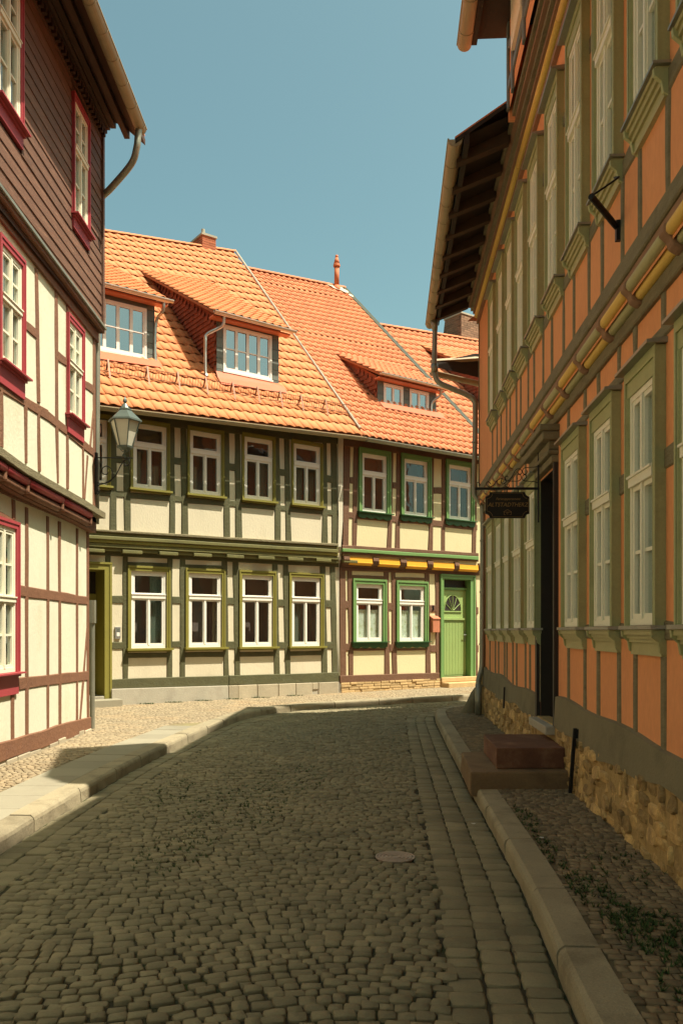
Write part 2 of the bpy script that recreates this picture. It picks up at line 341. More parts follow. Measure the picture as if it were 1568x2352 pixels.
def window(fac, parent, s0, s1, z0, z1, rows, fm, of=-.015, ft=.05, lt=.038, gm='glass', curtain=None, transom=.05,
           casing=None, sill=None, apron=None, name='window'):
    """rows: bottom to top (low fraction, high fraction, columns, muntins). Frame, panes, casing, sill and apron are pieces of their own"""
    mb = MB(); ob = of - .06
    fbox(mb, fac, s0, s0 + ft, z0, z1, ob, of); fbox(mb, fac, s1 - ft, s1, z0, z1, ob, of)
    fbox(mb, fac, s0 + ft, s1 - ft, z0, z0 + ft * 1.1, ob, of); fbox(mb, fac, s0 + ft, s1 - ft, z1 - ft, z1, ob, of)
    panes = []; hh = z1 - z0
    for ri, (f0, f1, nc, nm) in enumerate(rows):
        a = z0 + ft * 1.1 if ri == 0 else z0 + f0 * hh + transom / 2; b = z1 - ft if ri == len(rows) - 1 else z0 + f1 * hh - transom / 2
        if ri < len(rows) - 1:
            fbox(mb, fac, s0 + ft * .4, s1 - ft * .4, b, b + transom, ob, of + .018)
            fbox(mb, fac, s0 + ft * .2, s1 - ft * .2, b + transom, b + transom + .015, ob, of + .03)
        S0, S1 = s0 + ft, s1 - ft; cw = (S1 - S0) / nc; o1 = of - .008
        for c in range(nc):
            u0 = S0 + c * cw; u1 = u0 + cw
            fbox(mb, fac, u0, u0 + lt, a, b, ob, o1); fbox(mb, fac, u1 - lt, u1, a, b, ob, o1)
            fbox(mb, fac, u0 + lt, u1 - lt, a, a + lt, ob, o1); fbox(mb, fac, u0 + lt, u1 - lt, b - lt, b, ob, o1)
            if c and nc == 2: fbox(mb, fac, u0 - .018, u0 + .018, a, b, o1 - .01, of + .006)
            A, B = a + lt, b - lt; mh = (B - A) / (nm + 1)
            for k in range(nm):
                fbox(mb, fac, u0 + lt, u1 - lt, A + mh * (k + 1) - .012, A + mh * (k + 1) + .012, o1 - .03, o1 - .006)
            for k in range(nm + 1):
                panes.append((u0 + lt, u1 - lt, A + mh * k + (.012 if k else 0), A + mh * (k + 1) - (.012 if k < nm else 0)))
    wobj = link(name, mb, M[fm], parent)
    for (a, b, c, d) in panes:
        q = MB(); fbox(q, fac, a, b, c, d, of - .038, of - .032); link('pane', q, M[gm], wobj)
    q = MB()                                            # the room behind, open to the front
    dd = .38; vs = [fac.pt(s, z, o) for o in (of - .07, of - dd) for (s, z) in ((s0, z0), (s1, z0), (s1, z1), (s0, z1))]
    q.add(vs, [(4, 5, 6, 7), (0, 4, 7, 3), (1, 2, 6, 5), (0, 1, 5, 4), (3, 7, 6, 2)]); link('room_recess', q, M['interior'], wobj)
    if curtain:
        for (cm, c0, c1, o_, h0, h1) in curtain:       # material, side fractions, offset, height fractions
            q = MB(); n = 14; sa = s0 + ft + (s1 - s0 - 2 * ft) * c0; sb = s0 + ft + (s1 - s0 - 2 * ft) * c1; za = z0 + ft + (hh - 2 * ft) * h0; zb = z0 + ft + (hh - 2 * ft) * h1
            for i in range(n + 1):
                s = sa + (sb - sa) * i / n; o = of - .085 - o_ + .012 * math.sin(i * 2.2); q.v += [tuple(fac.pt(s, za, o)), tuple(fac.pt(s, zb, o))]
            q.f += [(2 * i, 2 * i + 2, 2 * i + 3, 2 * i + 1) for i in range(n)]; link('curtain', q, M[cm], wobj, True)
    if casing:
        cw, co, cm = casing['w'], casing['o'], casing['m']; q = MB(); tw = casing.get('t', cw); bt = casing.get('b', 0)
        fbox(q, fac, s0 - cw, s0, z0 - bt, z1 + tw, -.02, co); fbox(q, fac, s1, s1 + cw, z0 - bt, z1 + tw, -.02, co); fbox(q, fac, s0, s1, z1, z1 + tw, -.02, co)
        lip = casing.get('lip', .018)
        fbox(q, fac, s0 - cw - .004, s0 - cw * .62, z0 - bt, z1 + tw + .004, co, co + lip); fbox(q, fac, s1 + cw * .62, s1 + cw + .004, z0 - bt, z1 + tw + .004, co, co + lip)
        fbox(q, fac, s0 - cw * .62, s1 + cw * .62, z1 + tw * .62, z1 + tw + .004, co, co + lip)
        if casing.get('ribs'):
            for k in (.12, .34):
                fbox(q, fac, s0 - cw * (k + .12), s0 - cw * k, z0 - bt, z1, co, co + lip * .6); fbox(q, fac, s1 + cw * k, s1 + cw * (k + .12), z0 - bt, z1, co, co + lip * .6)
        link('casing', q, M[cm], wobj)
    if sill:
        q = MB(); e, so, st, sm = sill['e'], sill['o'], sill['t'], sill['m']
        fbox(q, fac, s0 - e, s1 + e, z0 - st, z0 - .003, -.02, so); 
        if sill.get('step'): fbox(q, fac, s0 - e + .03, s1 + e - .03, z0 - st - .03, z0 - st, -.01, so * .6)
        link('sill', q, M[sm], wobj)
    if apron:
        q = MB(); e, ao, ah, am = apron['e'], apron['o'], apron['h'], apron['m']; zt = z0 - sill['t'] - .002
        if apron.get('scallop'):
            n = 24; k = len(q.v)
            for i in range(n + 1):
                s = s0 - e + (s1 - s0 + 2 * e) * i / n; zb = zt - ah * (.72 + .28 * abs(math.sin(i / n * math.pi * 4)))
                for (z, o) in ((zt, 0), (zt, ao), (zb, ao), (zb, 0)): q.v.append(tuple(fac.pt(s, z, o)))
            for i in range(n):
                for j in range(4): a0 = k + i * 4 + j; a1 = k + i * 4 + (j + 1) % 4; q.f.append((a0, a0 + 4, a1 + 4, a1))
            q.f += [(k, k + 1, k + 2, k + 3), tuple(k + n * 4 + j for j in (3, 2, 1, 0))]
        elif apron.get('profile'):
            z = zt
            for (h_, o_, e_) in apron['profile']:
                fbox(q, fac, s0 - e - e_, s1 + e + e_, z - h_, z, -.01, o_); z -= h_
        else: fbox(q, fac, s0 - e, s1 + e, zt - ah, zt, -.01, ao)
        link('apron', q, M[am], wobj)
    return wobj
def px_rect(fac, xl, xr, ytl, ytr, ybl, ybr, o=0):
    s0, s1 = fac.S(xl, o), fac.S(xr, o)
    return s0, s1, (fac.Z(xl, ybl, o) + fac.Z(xr, ybr, o)) / 2, (fac.Z(xl, ytl, o) + fac.Z(xr, ytr, o)) / 2

# ------------------------------------------------------------------ roofs
def interp(a, b, s): return a[1] + (b[1] - a[1]) * (s - a[0]) / (b[0] - a[0])
class Roof:
    def __init__(r, f, oe, orr, e, rg): r.f, r.oe, r.orr, r.e, r.r = f, oe, orr, e, rg
    def z(r, s, o):
        b = (r.oe - o) / (r.oe - r.orr); return interp(*r.e, s) * (1 - b) + interp(*r.r, s) * b
    def P(r, s, b, dz=0): o = r.oe + (r.orr - r.oe) * b; return r.f.pt(s, r.z(s, o) + dz, o)
    def solve(r, x, y):
        o = r.oe + .3; prev = None
        while o > r.orr - .3:
            s, z = r.f.hit(x, y, o); d = z - r.z(s, o)
            if prev is not None and prev * d <= 0: return o, s, z
            prev = d; o -= .01
        raise ValueError((x, y))
def tile_temp(wd, ln, amp=.022, th=.018, n=6):
    V = []; 
    prof = [amp * (math.sin(2 * math.pi * (i / n) - .6)) for i in range(n + 1)]
    for i in range(n + 1): V.append((wd * (i / n - .5), 0, prof[i] + .038))
    for i in range(n + 1): V.append((wd * (i / n - .5), 0, prof[i] + .038 - th))
    for i in range(n + 1): V.append((wd * (i / n - .5), ln * 1.12, prof[i] + .008))
    Fc = []
    for i in range(n):
        Fc.append((i, i + 1, 2 * (n + 1) + i + 1, 2 * (n + 1) + i)); Fc.append((i, n + 1 + i, n + 2 + i, i + 1))
    Fc.append((0, 2 * n + 2, n + 1)); Fc.append((n, 2 * n + 1, 3 * n + 2))
    return V, Fc
def lay_tiles(r, s0f, s1f, wd, ln, skip=None, jit=.0015):
    """tile matrices over a roof patch; s0f/s1f give left and right edges as functions of b (0 eave, 1 ridge)"""
    out = []
    e0 = r.P(0, 0); e1 = r.P(0, 1); sl = (e1 - e0).length; n = int(round(sl / ln)); 
    for j in range(n):
        b = j / n; a0, a1 = s0f(b), s1f(b); k = max(1, int(round((a1 - a0) / wd)))
        for i in range(k):
            s = a0 + (a1 - a0) * (i + .5) / k
            o = r.oe + (r.orr - r.oe) * b
            if skip and skip(s, o): continue
            p = r.P(s, b); x = (r.P(s + .1, b) - p).normalized(); s2 = s + (s0f(min(b + .05, 1)) - a0)
            y = (r.P(s2, b + .05) - p).normalized(); z = x.cross(y).normalized(); y = z.cross(x)
            M4 = Matrix.Identity(4)
            for q, v in enumerate((x, y, z)):
                for w_ in range(3): M4[w_][q] = v[w_] * ((a1 - a0) / k / wd if q == 0 else 1)
            M4.translation = p + z * random.uniform(-jit, jit) + y * random.uniform(-jit, jit)
            out.append(M4)
    return out
def deckmesh(r, s0f, s1f, n=2, th=.05, dz=-.02):
    mb = MB(); N = 14
    for i in range(N + 1):
        for j in range(N + 1):
            b = i / N; mb.v.append(tuple(r.P(s0f(b) + (s1f(b) - s0f(b)) * j / N, b, dz)))
    k = len(mb.v); mb.v += [(x, y, z - th) for x, y, z in mb.v]; W = N + 1
    for i in range(N):
        for j in range(N):
            a = i * W + j; mb.f += [(a, a + 1, a + W + 1, a + W), (k + a, k + a + W, k + a + W + 1, k + a + 1)]
    for i in range(N):
        mb.f += [(i, k + i, k + i + 1, i + 1), (N * W + i, N * W + i + 1, k + N * W + i + 1, k + N * W + i), (i * W, (i + 1) * W, k + (i + 1) * W, k + i * W), (i * W + N, k + i * W + N, k + (i + 1) * W + N, (i + 1) * W + N)]
    return mb
def ridge_caps(r, s0, s1, m, parent, wd=.33, rad=.10):
    n = int((s1 - s0) / wd)
    for i in range(n):
        a = r.P(s0 + (s1 - s0) * i / n, 1, .0); b = r.P(s0 + (s1 - s0) * (i + 1.08) / n, 1, .012); mb = MB(); d = (b - a).normalized(); sd_ = d.cross(Vector((0, 0, 1))).normalized()
        for k, (p, rr) in enumerate(((a, rad), (b, rad * .9))):
            for j in range(7):
                t = math.pi * j / 6; mb.v.append(tuple(p + sd_ * math.cos(t) * rr + Vector((0, 0, 1)) * (math.sin(t) * rr * .8 - .01)))
        mb.f = [(j, j + 1, j + 8, j + 7) for j in range(6)] + [(0, 1, 2, 3, 4, 5, 6)]
        link('ridge_tile', mb, m, parent, False)

# ================================================================== GROUND, ROAD, PAVEMENTS
KL = [(-2.42, -4), (-2.44, 4), (-2.46, 7), (-2.42, 9), (-2.31, 10.6), (-2.14, 12.4), (-1.98, 13.8), (-1.72, 15.2), (-1.25, 16.2), (-.44, 17.0), (.8, 17.9), (2.46, 18.9), (5.2, 20.5), (9.0, 22.7)]
KR = [(.48, -4), (.82, 1), (.97, 3.37), (1.12, 5.15), (1.30, 8.44), (1.44, 11), (1.56, 13), (1.66, 14.6), (1.76, 15.5), (2.0, 16.1), (2.5, 16.6), (3.3, 17.1), (6.3, 19.0), (10.2, 21.6)]
class Poly:
    def __init__(s, pts, n=900):
        P = [np.array(p, float) for p in pts]; Q = []
        PP = [2 * P[0] - P[1]] + P + [2 * P[-1] - P[-2]]
        for i in range(1, len(PP) - 2):
            for j in range(14):
                t = j / 14; a, b, c, d = PP[i - 1], PP[i], PP[i + 1], PP[i + 2]
                lin = b + (c - b) * t; cr = .5 * (2 * b + (c - a) * t + (2 * a - 5 * b + 4 * c - d) * t * t + (3 * b - a - 3 * c + d) * t ** 3)
                Q.append(lin * .35 + cr * .65)
        Q.append(P[-1]); s.q = np.array(Q); dl = np.linalg.norm(np.diff(s.q, axis=0), axis=1); s.l = np.concatenate([[0], np.cumsum(dl)]); s.L = s.l[-1]
    def at(s, t, off=0):
        t = min(max(t, 0), s.L); i = min(max(int(np.searchsorted(s.l, t)) - 1, 0), len(s.q) - 2); f = (t - s.l[i]) / (s.l[i + 1] - s.l[i] + 1e-9)
        p = s.q[i] * (1 - f) + s.q[i + 1] * f
        e = .15; a = np.array([np.interp(max(t - e, 0), s.l, s.q[:, k]) for k in (0, 1)]); b = np.array([np.interp(min(t + e, s.L), s.l, s.q[:, k]) for k in (0, 1)])
        d = (b - a) / np.linalg.norm(b - a); nrm = np.array((-d[1], d[0])); return p + nrm * off, d
    def off(s, o, n=90): return [tuple(s.at(s.L * i / n, o)[0]) for i in range(n + 1)]
PL, PR = Poly(KL), Poly(KR)
def inside(x, y, poly):
    c = False; n = len(poly); j = n - 1
    for i in range(n):
        xi, yi = poly[i]; xj, yj = poly[j]
        if (yi > y) != (yj > y) and x < (xj - xi) * (y - yi) / (yj - yi) + xi: c = not c
        j = i
    return c
def sheet(name, poly, z, m):
    from mathutils.geometry import tessellate_polygon
    tr = tessellate_polygon([[Vector((x, y, 0)) for x, y in poly]]); mb = MB(); mb.v = [(x, y, z) for x, y in poly]; mb.f = [tuple(t) for t in tr]
    o = link(name, mb, m); o['kind'] = 'structure'
    me = o.data
    if sum(p.normal.z for p in me.polygons) < 0: me.flip_normals()
    return o
g = MB(); g.add([(-400, -400, -.12), (400, -400, -.12), (400, 400, -.12), (-400, 400, -.12)], [(0, 1, 2, 3)]); tag(link('ground', g, M['ground']), kind='structure')
Lin, Rin = PL.off(.02), PR.off(-.02)
road = sheet('road', PL.off(.1) + PR.off(-.1)[::-1], -.012, M['joint'])
LW, RW = .20, .19
pavL = sheet('sidewalk_left', PL.off(LW - .02) + [(14, 32), (-12, 32), (-12, -4)], .113, M['jointL'])
pavR = sheet('sidewalk_right', PR.off(-RW + .02) + [(15, 21), (15, -4)], .114, M['jointS'])
def stone_temp(n=8, top=.43, sh=.495, zs=-.006, zt=.000, jit=.032, base=-.05):
    V = []; angs = [(-1, -1), (0, -1.04), (1, -1), (1.04, 0), (1, 1), (0, 1.04), (-1, 1), (-1.04, 0)]
    J = [(random.uniform(-jit, jit), random.uniform(-jit, jit)) for _ in angs]
    for (r, z) in ((sh, base), (sh, zs), (top, zt)):
        for (a, b), (ja, jb) in zip(angs, J): V.append((a * r * (1 if abs(a * b) < .5 else .96) + ja * r * 2, b * r * (1 if abs(a * b) < .5 else .96) + jb * r * 2, z + random.uniform(-.003, .003)))
    V.append((0, 0, zt + .004)); Fc = []
    for k in (0, 8):
        for j in range(8): Fc.append((k + j, k + (j + 1) % 8, k + 8 + (j + 1) % 8, k + 8 + j))
    for j in range(8): Fc.append((16 + j, 16 + (j + 1) % 8, 24))
    return V, Fc
def m4(x, y, z, rot, sx, sy, tx=0, ty=0, sz=1):
    M4 = Matrix.Translation((x, y, z)) @ Matrix.Rotation(rot, 4, 'Z') @ Matrix.Rotation(tx, 4, 'X') @ Matrix.Rotation(ty, 4, 'Y')
    return M4 @ Matrix.Diagonal((sx, sy, sz, 1))
cobT = [stone_temp() for _ in range(8)]
# cobbles of the carriageway
mats4, idx = [], []
GL, GR = .35, .518
field = PL.off(-GL) + PR.off(GR)[::-1]
def manhole_near(x, y): return (x - .378) ** 2 + (y - 5.84) ** 2 < .155 ** 2
fx = np.array(field)
y = 1.6; row = 0
while y < 22.5:
    dy = random.uniform(.064, .088); x = -3.2 + random.random() * .1
    ph = random.random() * 6
    while x < 9.5:
        wdt = random.uniform(.062, .112); xc = x + wdt / 2
        wav = .11 * math.sin(xc * 1.5 + y * .22 + .6) + .05 * math.sin(xc * 3.1 + y * .5) + .04 * xc
        yc = y + wav
        if xc > 3 and yc < 16: break
        if inside(xc, yc, field) and not manhole_near(xc, yc):
            sl = .165 * math.cos(xc * 1.5 + y * .22 + .6) + .155 * math.cos(xc * 3.1 + y * .5) + .04
            mats4.append(m4(xc + random.uniform(-.006, .006), yc + random.uniform(-.014, .014), random.uniform(-.006, .006), math.atan(sl) + random.uniform(-.08, .08), wdt * random.uniform(.93, 1.02), dy * random.uniform(.96, 1.08), random.uniform(-.04, .04), random.uniform(-.04, .04)))
            idx.append(random.randrange(8))
        x += wdt
    y += dy
# gutter courses along both kerbs
def course(P, off, wd, sgn, l0, l1, gap=.0):
    t = 3.0
    while t < P.L - .5:
        ln = random.uniform(l0, l1); p, d = P.at(t + ln / 2, sgn * (off + wd / 2))
        if p[1] > 1.2 and p[0] < 9 and not manhole_near(*p):
            mats4.append(m4(p[0], p[1], random.uniform(-.005, .004), math.atan2(d[1], d[0]) - math.pi / 2 + random.uniform(-.03, .03), wd * .97, ln, random.uniform(-.03, .03), random.uniform(-.03, .03))); idx.append(random.randrange(8))
        t += ln
for k in range(3): course(PR, .012 + k * .170, .168, 1, .10, .18)
for k in range(2): course(PL, .012 + k * .172, .168, -1, .14, .24)
spread('cobblestone', cobT, mats4, idx, M['cob'], road, 300, True)

def kerb(P, W, sgn, parent, t0, z1=.125, joint=1.0):
    t = t0
    while t < P.L - 1.2:
        ln = joint * random.uniform(.85, 1.2); n = 5; mb = MB(); g_ = .009
        tl = random.uniform(-.003, .003)
        for i in range(n + 1):
            tt = t + g_ + (ln - 2 * g_) * i / n
            wob = random.uniform(-.006, .006)
            for (o, z) in ((0 - wob, -.05), (.0 + wob, z1 - .045), (.008 + wob, z1 - .020), (.030, z1 + tl), (W, z1 + .002 + tl), (W, .02)):
                p, d = P.at(tt, sgn * o); mb.v.append((p[0], p[1], z))
        for i in range(n):
            for j in range(5):
                a0 = i * 6 + j; q = (a0, a0 + 1, a0 + 7, a0 + 6); mb.f.append(q if sgn < 0 else q[::-1])
        e = (0, 1, 2, 3, 4, 5); mb.f.append(e[::-1] if sgn < 0 else e); e2 = tuple(n * 6 + j for j in range(6)); mb.f.append(e2 if sgn < 0 else e2[::-1])
        p, d = P.at(t, 0)
        if p[1] > .5: link('kerbstone', mb, M['kerb'], parent)
        t += ln
kerb(PL, LW, 1, pavL, 3.5); kerb(PR, RW, -1, pavR, 3.5)
# slabs behind the left kerb
t = 3.5; SW = .47
while True:
    ln = random.uniform(.44, .56); p0, d0 = PL.at(t + .004, LW + .006); p1, d1 = PL.at(t + ln - .004, LW + .006); q0, _ = PL.at(t + .004, LW + SW); q1, _ = PL.at(t + ln - .004, LW + SW)
    if p1[1] > 13.4: break
    zz = .123 + random.uniform(-.003, .003)
    if p0[1] > 1: 
        mb = MB(); mb.add([(*p0, zz - .05), (*p1, zz - .05), (*q1, zz - .05), (*q0, zz - .05), (*p0, zz), (*p1, zz), (*q1, zz), (*q0, zz)], [f for f in BOXF]); link('paving_slab', mb, M['slab'], pavL, bevel=.005)
    t += ln
# small paving stones
mosT = [stone_temp(top=.43, sh=.485, zs=-.003, zt=.0005, base=-.03) for _ in range(4)]
def mosaic(test, x0, x1, y0, y1, sz, z, rot=0.0, wave=.02):
    out, ii = [], []; cs, sn = math.cos(rot), math.sin(rot); R_ = 14
    u = -R_
    cx, cy = (x0 + x1) / 2, (y0 + y1) / 2; hw = math.hypot(x1 - x0, y1 - y0) / 2; u = -hw
    while u < hw:
        du = sz * random.uniform(.85, 1.1); v = -hw + random.random() * sz
        while v < hw:
            dv = sz * random.uniform(.85, 1.3); a = v + dv / 2; b = u + wave * math.sin(a * 2.3 + u)
            x = cx + a * cs - b * sn; y_ = cy + a * sn + b * cs
            if x0 < x < x1 and y0 < y_ < y1 and test(x, y_):
                out.append(m4(x, y_, z + random.uniform(-.003, .003), rot + random.uniform(-.12, .12), dv, du, random.uniform(-.05, .05), random.uniform(-.05, .05))); ii.append(random.randrange(4))
            v += dv
        u += du
    return out, ii
G = Fac(-4.6, 16.5, .807, .59); R = Fac(2.46, 14.8, -.0558, -1); L = Fac(-3.72, 12.2, 0, 1)
GU, L1, L2, RL = G.shift(.12), L.shift(.10), L.shift(.18), R.shift(-.10)
slabedge = PL.off(LW + SW + .01, 200); kerbedge = PL.off(LW + .01, 200)
sl_poly = [p for p in slabedge if p[1] < 13.4]; kb_poly = [p for p in kerbedge if p[1] >= 13.4]
leftpoly = sl_poly + kb_poly + [(10, 32), (-9, 32), (-9, -3)]
def testL(x, y_):
    if y_ < 12.22 and x < -3.74: return False
    if (x - G.ox) * G.nx + (y_ - G.oy) * G.ny < .03: return False
    if x < -5.9 and y_ > 12: return False
    return inside(x, y_, leftpoly)
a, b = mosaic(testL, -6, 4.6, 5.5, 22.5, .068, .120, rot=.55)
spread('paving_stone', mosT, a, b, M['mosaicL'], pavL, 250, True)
rightpoly = PR.off(-RW - .008, 200) + [(15, 21), (15, -4)]
def testR(x, y_):
    if (x - RL.ox) * RL.nx + (y_ - RL.oy) * RL.ny < .0 and y_ < 15.6 and (x - R.ox) * -.57 + (y_ - R.oy) * .82 < .05: return False
    return inside(x, y_, rightpoly)
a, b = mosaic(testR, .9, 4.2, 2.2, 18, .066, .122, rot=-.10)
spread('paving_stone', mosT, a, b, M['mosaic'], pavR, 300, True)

# ================================================================== GREEN TIMBERED HOUSE
def house(name, loc, label, cat='house'): return empty(name, loc, label, cat)
def body(mb, fac, s0, s1, z0, z1, o0, o1):
    fbox(mb, fac, s0, s1, z0, z1, o1, o0)
gh = house('timber_framed_house', tuple(G.pt(1.5, .1, 0)), 'cream half-timbered house with dark green beams, olive window casings and two wide roof dormers')
sJ = G.S(776); sl = -3.2
GWl = [px_rect(G, *q) for q in ((300, 382, 1311, 1314, 1489.5, 1488), (432, 508.7, 1316, 1319, 1487, 1486), (554.7, 626, 1320.5, 1323, 1485.5, 1485), (668.7, 735.6, 1325, 1327.5, 1484.5, 1483.5))]
GWu = [px_rect(GU, *q) for q in ((304.6, 382.5, 972.6, 979.6, 1121.5, 1127.3), (434.9, 507.5, 988, 997.8, 1135, 1139.7), (559.7, 625.5, 1002.8, 1011.3, 1146.6, 1151.7), (673, 735, 1019, 1026, 1158, 1162))]
w0 = GWu[0]; s1_ = GU.S(246); GWu.insert(0, (s1_ - (w0[1] - w0[0]), s1_, w0[2] - .02, w0[3] - .02))
ds1 = G.S(238.7); dz0 = G.Z(238, 1599); dz1 = G.Z(238, 1309); ds0 = ds1 - 1.02
ZJ = (G.Z(210, 1240, .12) + G.Z(778, 1272, .12)) / 2
mb = MB(); wall_cells(mb, G, sl, sJ, .1, 3.6, [*GWl, (ds0, ds1, dz0, dz1)]); link('ground_floor_wall', mb, M['plG'], gh)
mb = MB(); wall_cells(mb, GU, sl, sJ, 3.3, 6.35, GWu); body(mb, G, sl, sJ + .02, .1, 6.2, -.62, -12.5); link('upper_wall', mb, M['plG'], gh)
germ = [(0, .67, 2, 0), (.67, 1, 1, 0)]
cG = dict(w=.07, t=.10, o=.035, m='olive', lip=.015); sG = dict(e=.11, o=.13, t=.045, m='olive', step=1)
crt = [[('drape', .62, 1, .05, 0, 1)], [('tan', .86, 1, .05, 0, 1)], [('tan', .55, .72, .09, 0, .6)], [('drape', 0, .42, .04, 0, .66)]]
for q, c_ in zip(GWl, crt): window(G, gh, *q, germ, 'white', of=-.005, ft=.055, transom=.075, casing=cG, sill=sG, curtain=c_)
crt = [None, [('tan', .05, .28, .06, 0, .6), ('tan', .72, .95, .1, 0, .4)], [('tan', 0, .3, .06, 0, .45)], [('drape', .5, 1, .06, 0, .66)], [('drape', 0, .45, .05, 0, .66), ('drape', .6, 1, .08, 0, .6)]]
for q, c_ in zip(GWu, crt): window(GU, gh, *q, germ, 'white', of=-.005, ft=.055, transom=.075, casing=dict(cG, w=.055, t=.08), sill=dict(sG, e=.09, o=.11), curtain=c_)
# posts of the ground floor: xt0,xt1,yt, xb0,xb1,yb (measured outlines)
K7 = lambda cx: 202.1 + cx * .38663
K6 = K7
yt7 = lambda x: 1273 + (x - 255) * .027; yb7 = lambda x: 1561 - (x - 255) * .029
for (a, b, c, d) in ((105, 137, 105, 137), (207, 238, 207, 240), (472, 503, 470, 503), (547, 578, 547, 580), (795, 828, 806, 838), (862, 893, 872, 906), (1095, 1127, 1107, 1141), (1158, 1188, 1174, 1205), (1378, 1410, 1390, 1424), (1437, 1468, 1452, 1486)):
    x = K7(c); vpost(G, gh, M['tmG'], K7(a), K7(b), yt7(x), K7(c), K7(d), yb7(x) + 4, o1=.02)
for (x0, ya, yb, x1, yc, yd) in ((137, 378, 423, 207, 380, 424), (503, 385, 425, 547, 386, 426), (830, 390, 432, 866, 392, 434), (1130, 400, 443, 1165, 402, 444), (1412, 405, 450, 1445, 407, 453),
                                 (137, 655, 697, 207, 655, 697), (503, 650, 686, 547, 650, 686), (835, 650, 695, 870, 650, 695), (1137, 655, 697, 1172, 655, 697), (1420, 653, 697, 1452, 653, 697),
                                 (240, 720, 752, 470, 718, 748), (580, 716, 746, 806, 714, 743), (906, 714, 743, 1107, 712, 740), (1205, 710, 737, 1390, 708, 734),
                                 (240, 180, 206, 472, 185, 210), (578, 194, 216, 798, 200, 220)):
    hrail(G, gh, M['tmG'], K7(x0 - 2), 1221.6 + ya * .38663, 1221.6 + yb * .38663, K7(x1 + 2), 1221.6 + yc * .38663, 1221.6 + yd * .38663, o1=.018)
hrail(G, gh, M['tmG'], 196, 1259, 1274, 778, 1285, 1303, o1=.026, name='top_plate')
hrail(G, gh, M['tmG'], 255, 1560.5, 1583, 525, 1552.5, 1575, o1=.04, name='sill_beam'); hrail(G, gh, M['tmG'], 527, 1552, 1574, 778, 1545, 1566.5, o1=.035, name='sill_beam')
# upper floor posts
Y6 = lambda cy: 918.5 + cy * .38663
ytu = lambda x: 925 + (x - 220) * .115; ybu = lambda x: 1214 + (x - 210) * .063
for (a, b, c, d) in ((138, 168, 131, 172), (215, 245, 215, 255), (484, 513, 484, 520), (552, 583, 557, 598), (812, 838, 808, 846), (873, 903, 878, 916), (1113, 1138, 1110, 1147), (1165, 1195, 1177, 1210), (1398, 1418, 1390, 1427), (1443, 1476, 1450, 1484)):
    x = K6(c); vpost(GU, gh, M['tmG'], K6(a), K6(b), ytu(x) + 14, K6(c), K6(d), ybu(x) + 3, o1=.02)
for (x0, ya, yb, x1, yc, yd) in ((168, 330, 372, 215, 334, 376), (513, 340, 382, 556, 344, 386), (838, 376, 418, 878, 380, 422), (1140, 408, 448, 1172, 412, 452), (1418, 446, 488, 1448, 450, 492),
                                 (20, 530, 564, 245, 545, 580), (245, 548, 582, 560, 575, 608), (560, 576, 610, 880, 600, 634), (880, 602, 636, 1180, 628, 662), (1180, 630, 662, 1484, 656, 690)):
    hrail(GU, gh, M['tmG'], K6(x0 - 2), Y6(ya), Y6(yb), K6(x1 + 2), Y6(yc), Y6(yd), o1=.017)
hrail(GU, gh, M['tmG'], 150, 920, 955, 778, 995, 1020, o0=0, o1=.03, name='top_plate')
# jetty with stepped mouldings
for k, (a, b, c, d, o1, mm) in enumerate(((1213, 1219, 1249, 1255, .10, 'beamR'), (1219, 1228, 1255, 1262, .06, 'oliveM'), (1228, 1236, 1262, 1270, .085, 'oliveM'), (1236, 1244, 1270, 1277, .055, 'olive'), (1244, 1254, 1277, 1286, .03, 'oliveM'), (1254, 1262, 1286, 1294, -.01, 'oliveM'))):
    hrail(GU, gh, M[mm], 196, a, b, 777, c, d, o0=-.12, o1=o1, name='jetty_moulding', jit=.004, seg=8)
for i in range(9):
    s = sl + 2.6 + i * .78; z = interp(G.hit(210, 1266, .1), G.hit(777, 1290, .1), s); q = MB(); fbox(q, GU, s, s + .42, z - .02, z + .05, -.05, .045 + (i % 3) * .006); link('beam_end', q, M['oliveM'], gh, bevel=.01)
# plinth
za, zb = G.Z(255, 1583, .08), G.Z(525, 1575, .08); s0, s1 = G.S(257, .1), G.S(525, .1)
q = MB(); q.add([G.pt(s, z, o) for (s, z, o) in ((s0, .08, 0), (s1, .08, 0), (s1, .08, .1), (s0, .08, .1), (s0, za, 0), (s1, zb, 0), (s1, zb, .09), (s0, za, .09))], BOXF); link('rendered_plinth', q, M['concrete'], gh, bevel=.012)
cuts = [525, 548, 592, 640, 680, 718, 732, 778]
for i in range(len(cuts) - 1):
    a_, b_ = G.S(cuts[i], .08) + .006, G.S(cuts[i + 1], .08) - .006; zt = interp((s1, zb), (sJ, G.Z(778, 1566.5, .08)), a_) - .004
    z_lo = .08 if i != 5 else zt - .16
    q = MB(); fbox(q, G, a_, b_, z_lo, zt, 0, .07 + random.uniform(-.01, .012)); link('plinth_stone', q, M['plinthG'], gh, bevel=.012)
q = MB(); fbox(q, G, s1, sJ, .08, zb - .03, -.05, .045); link('plinth_mortar', q, M['concrete'], gh)
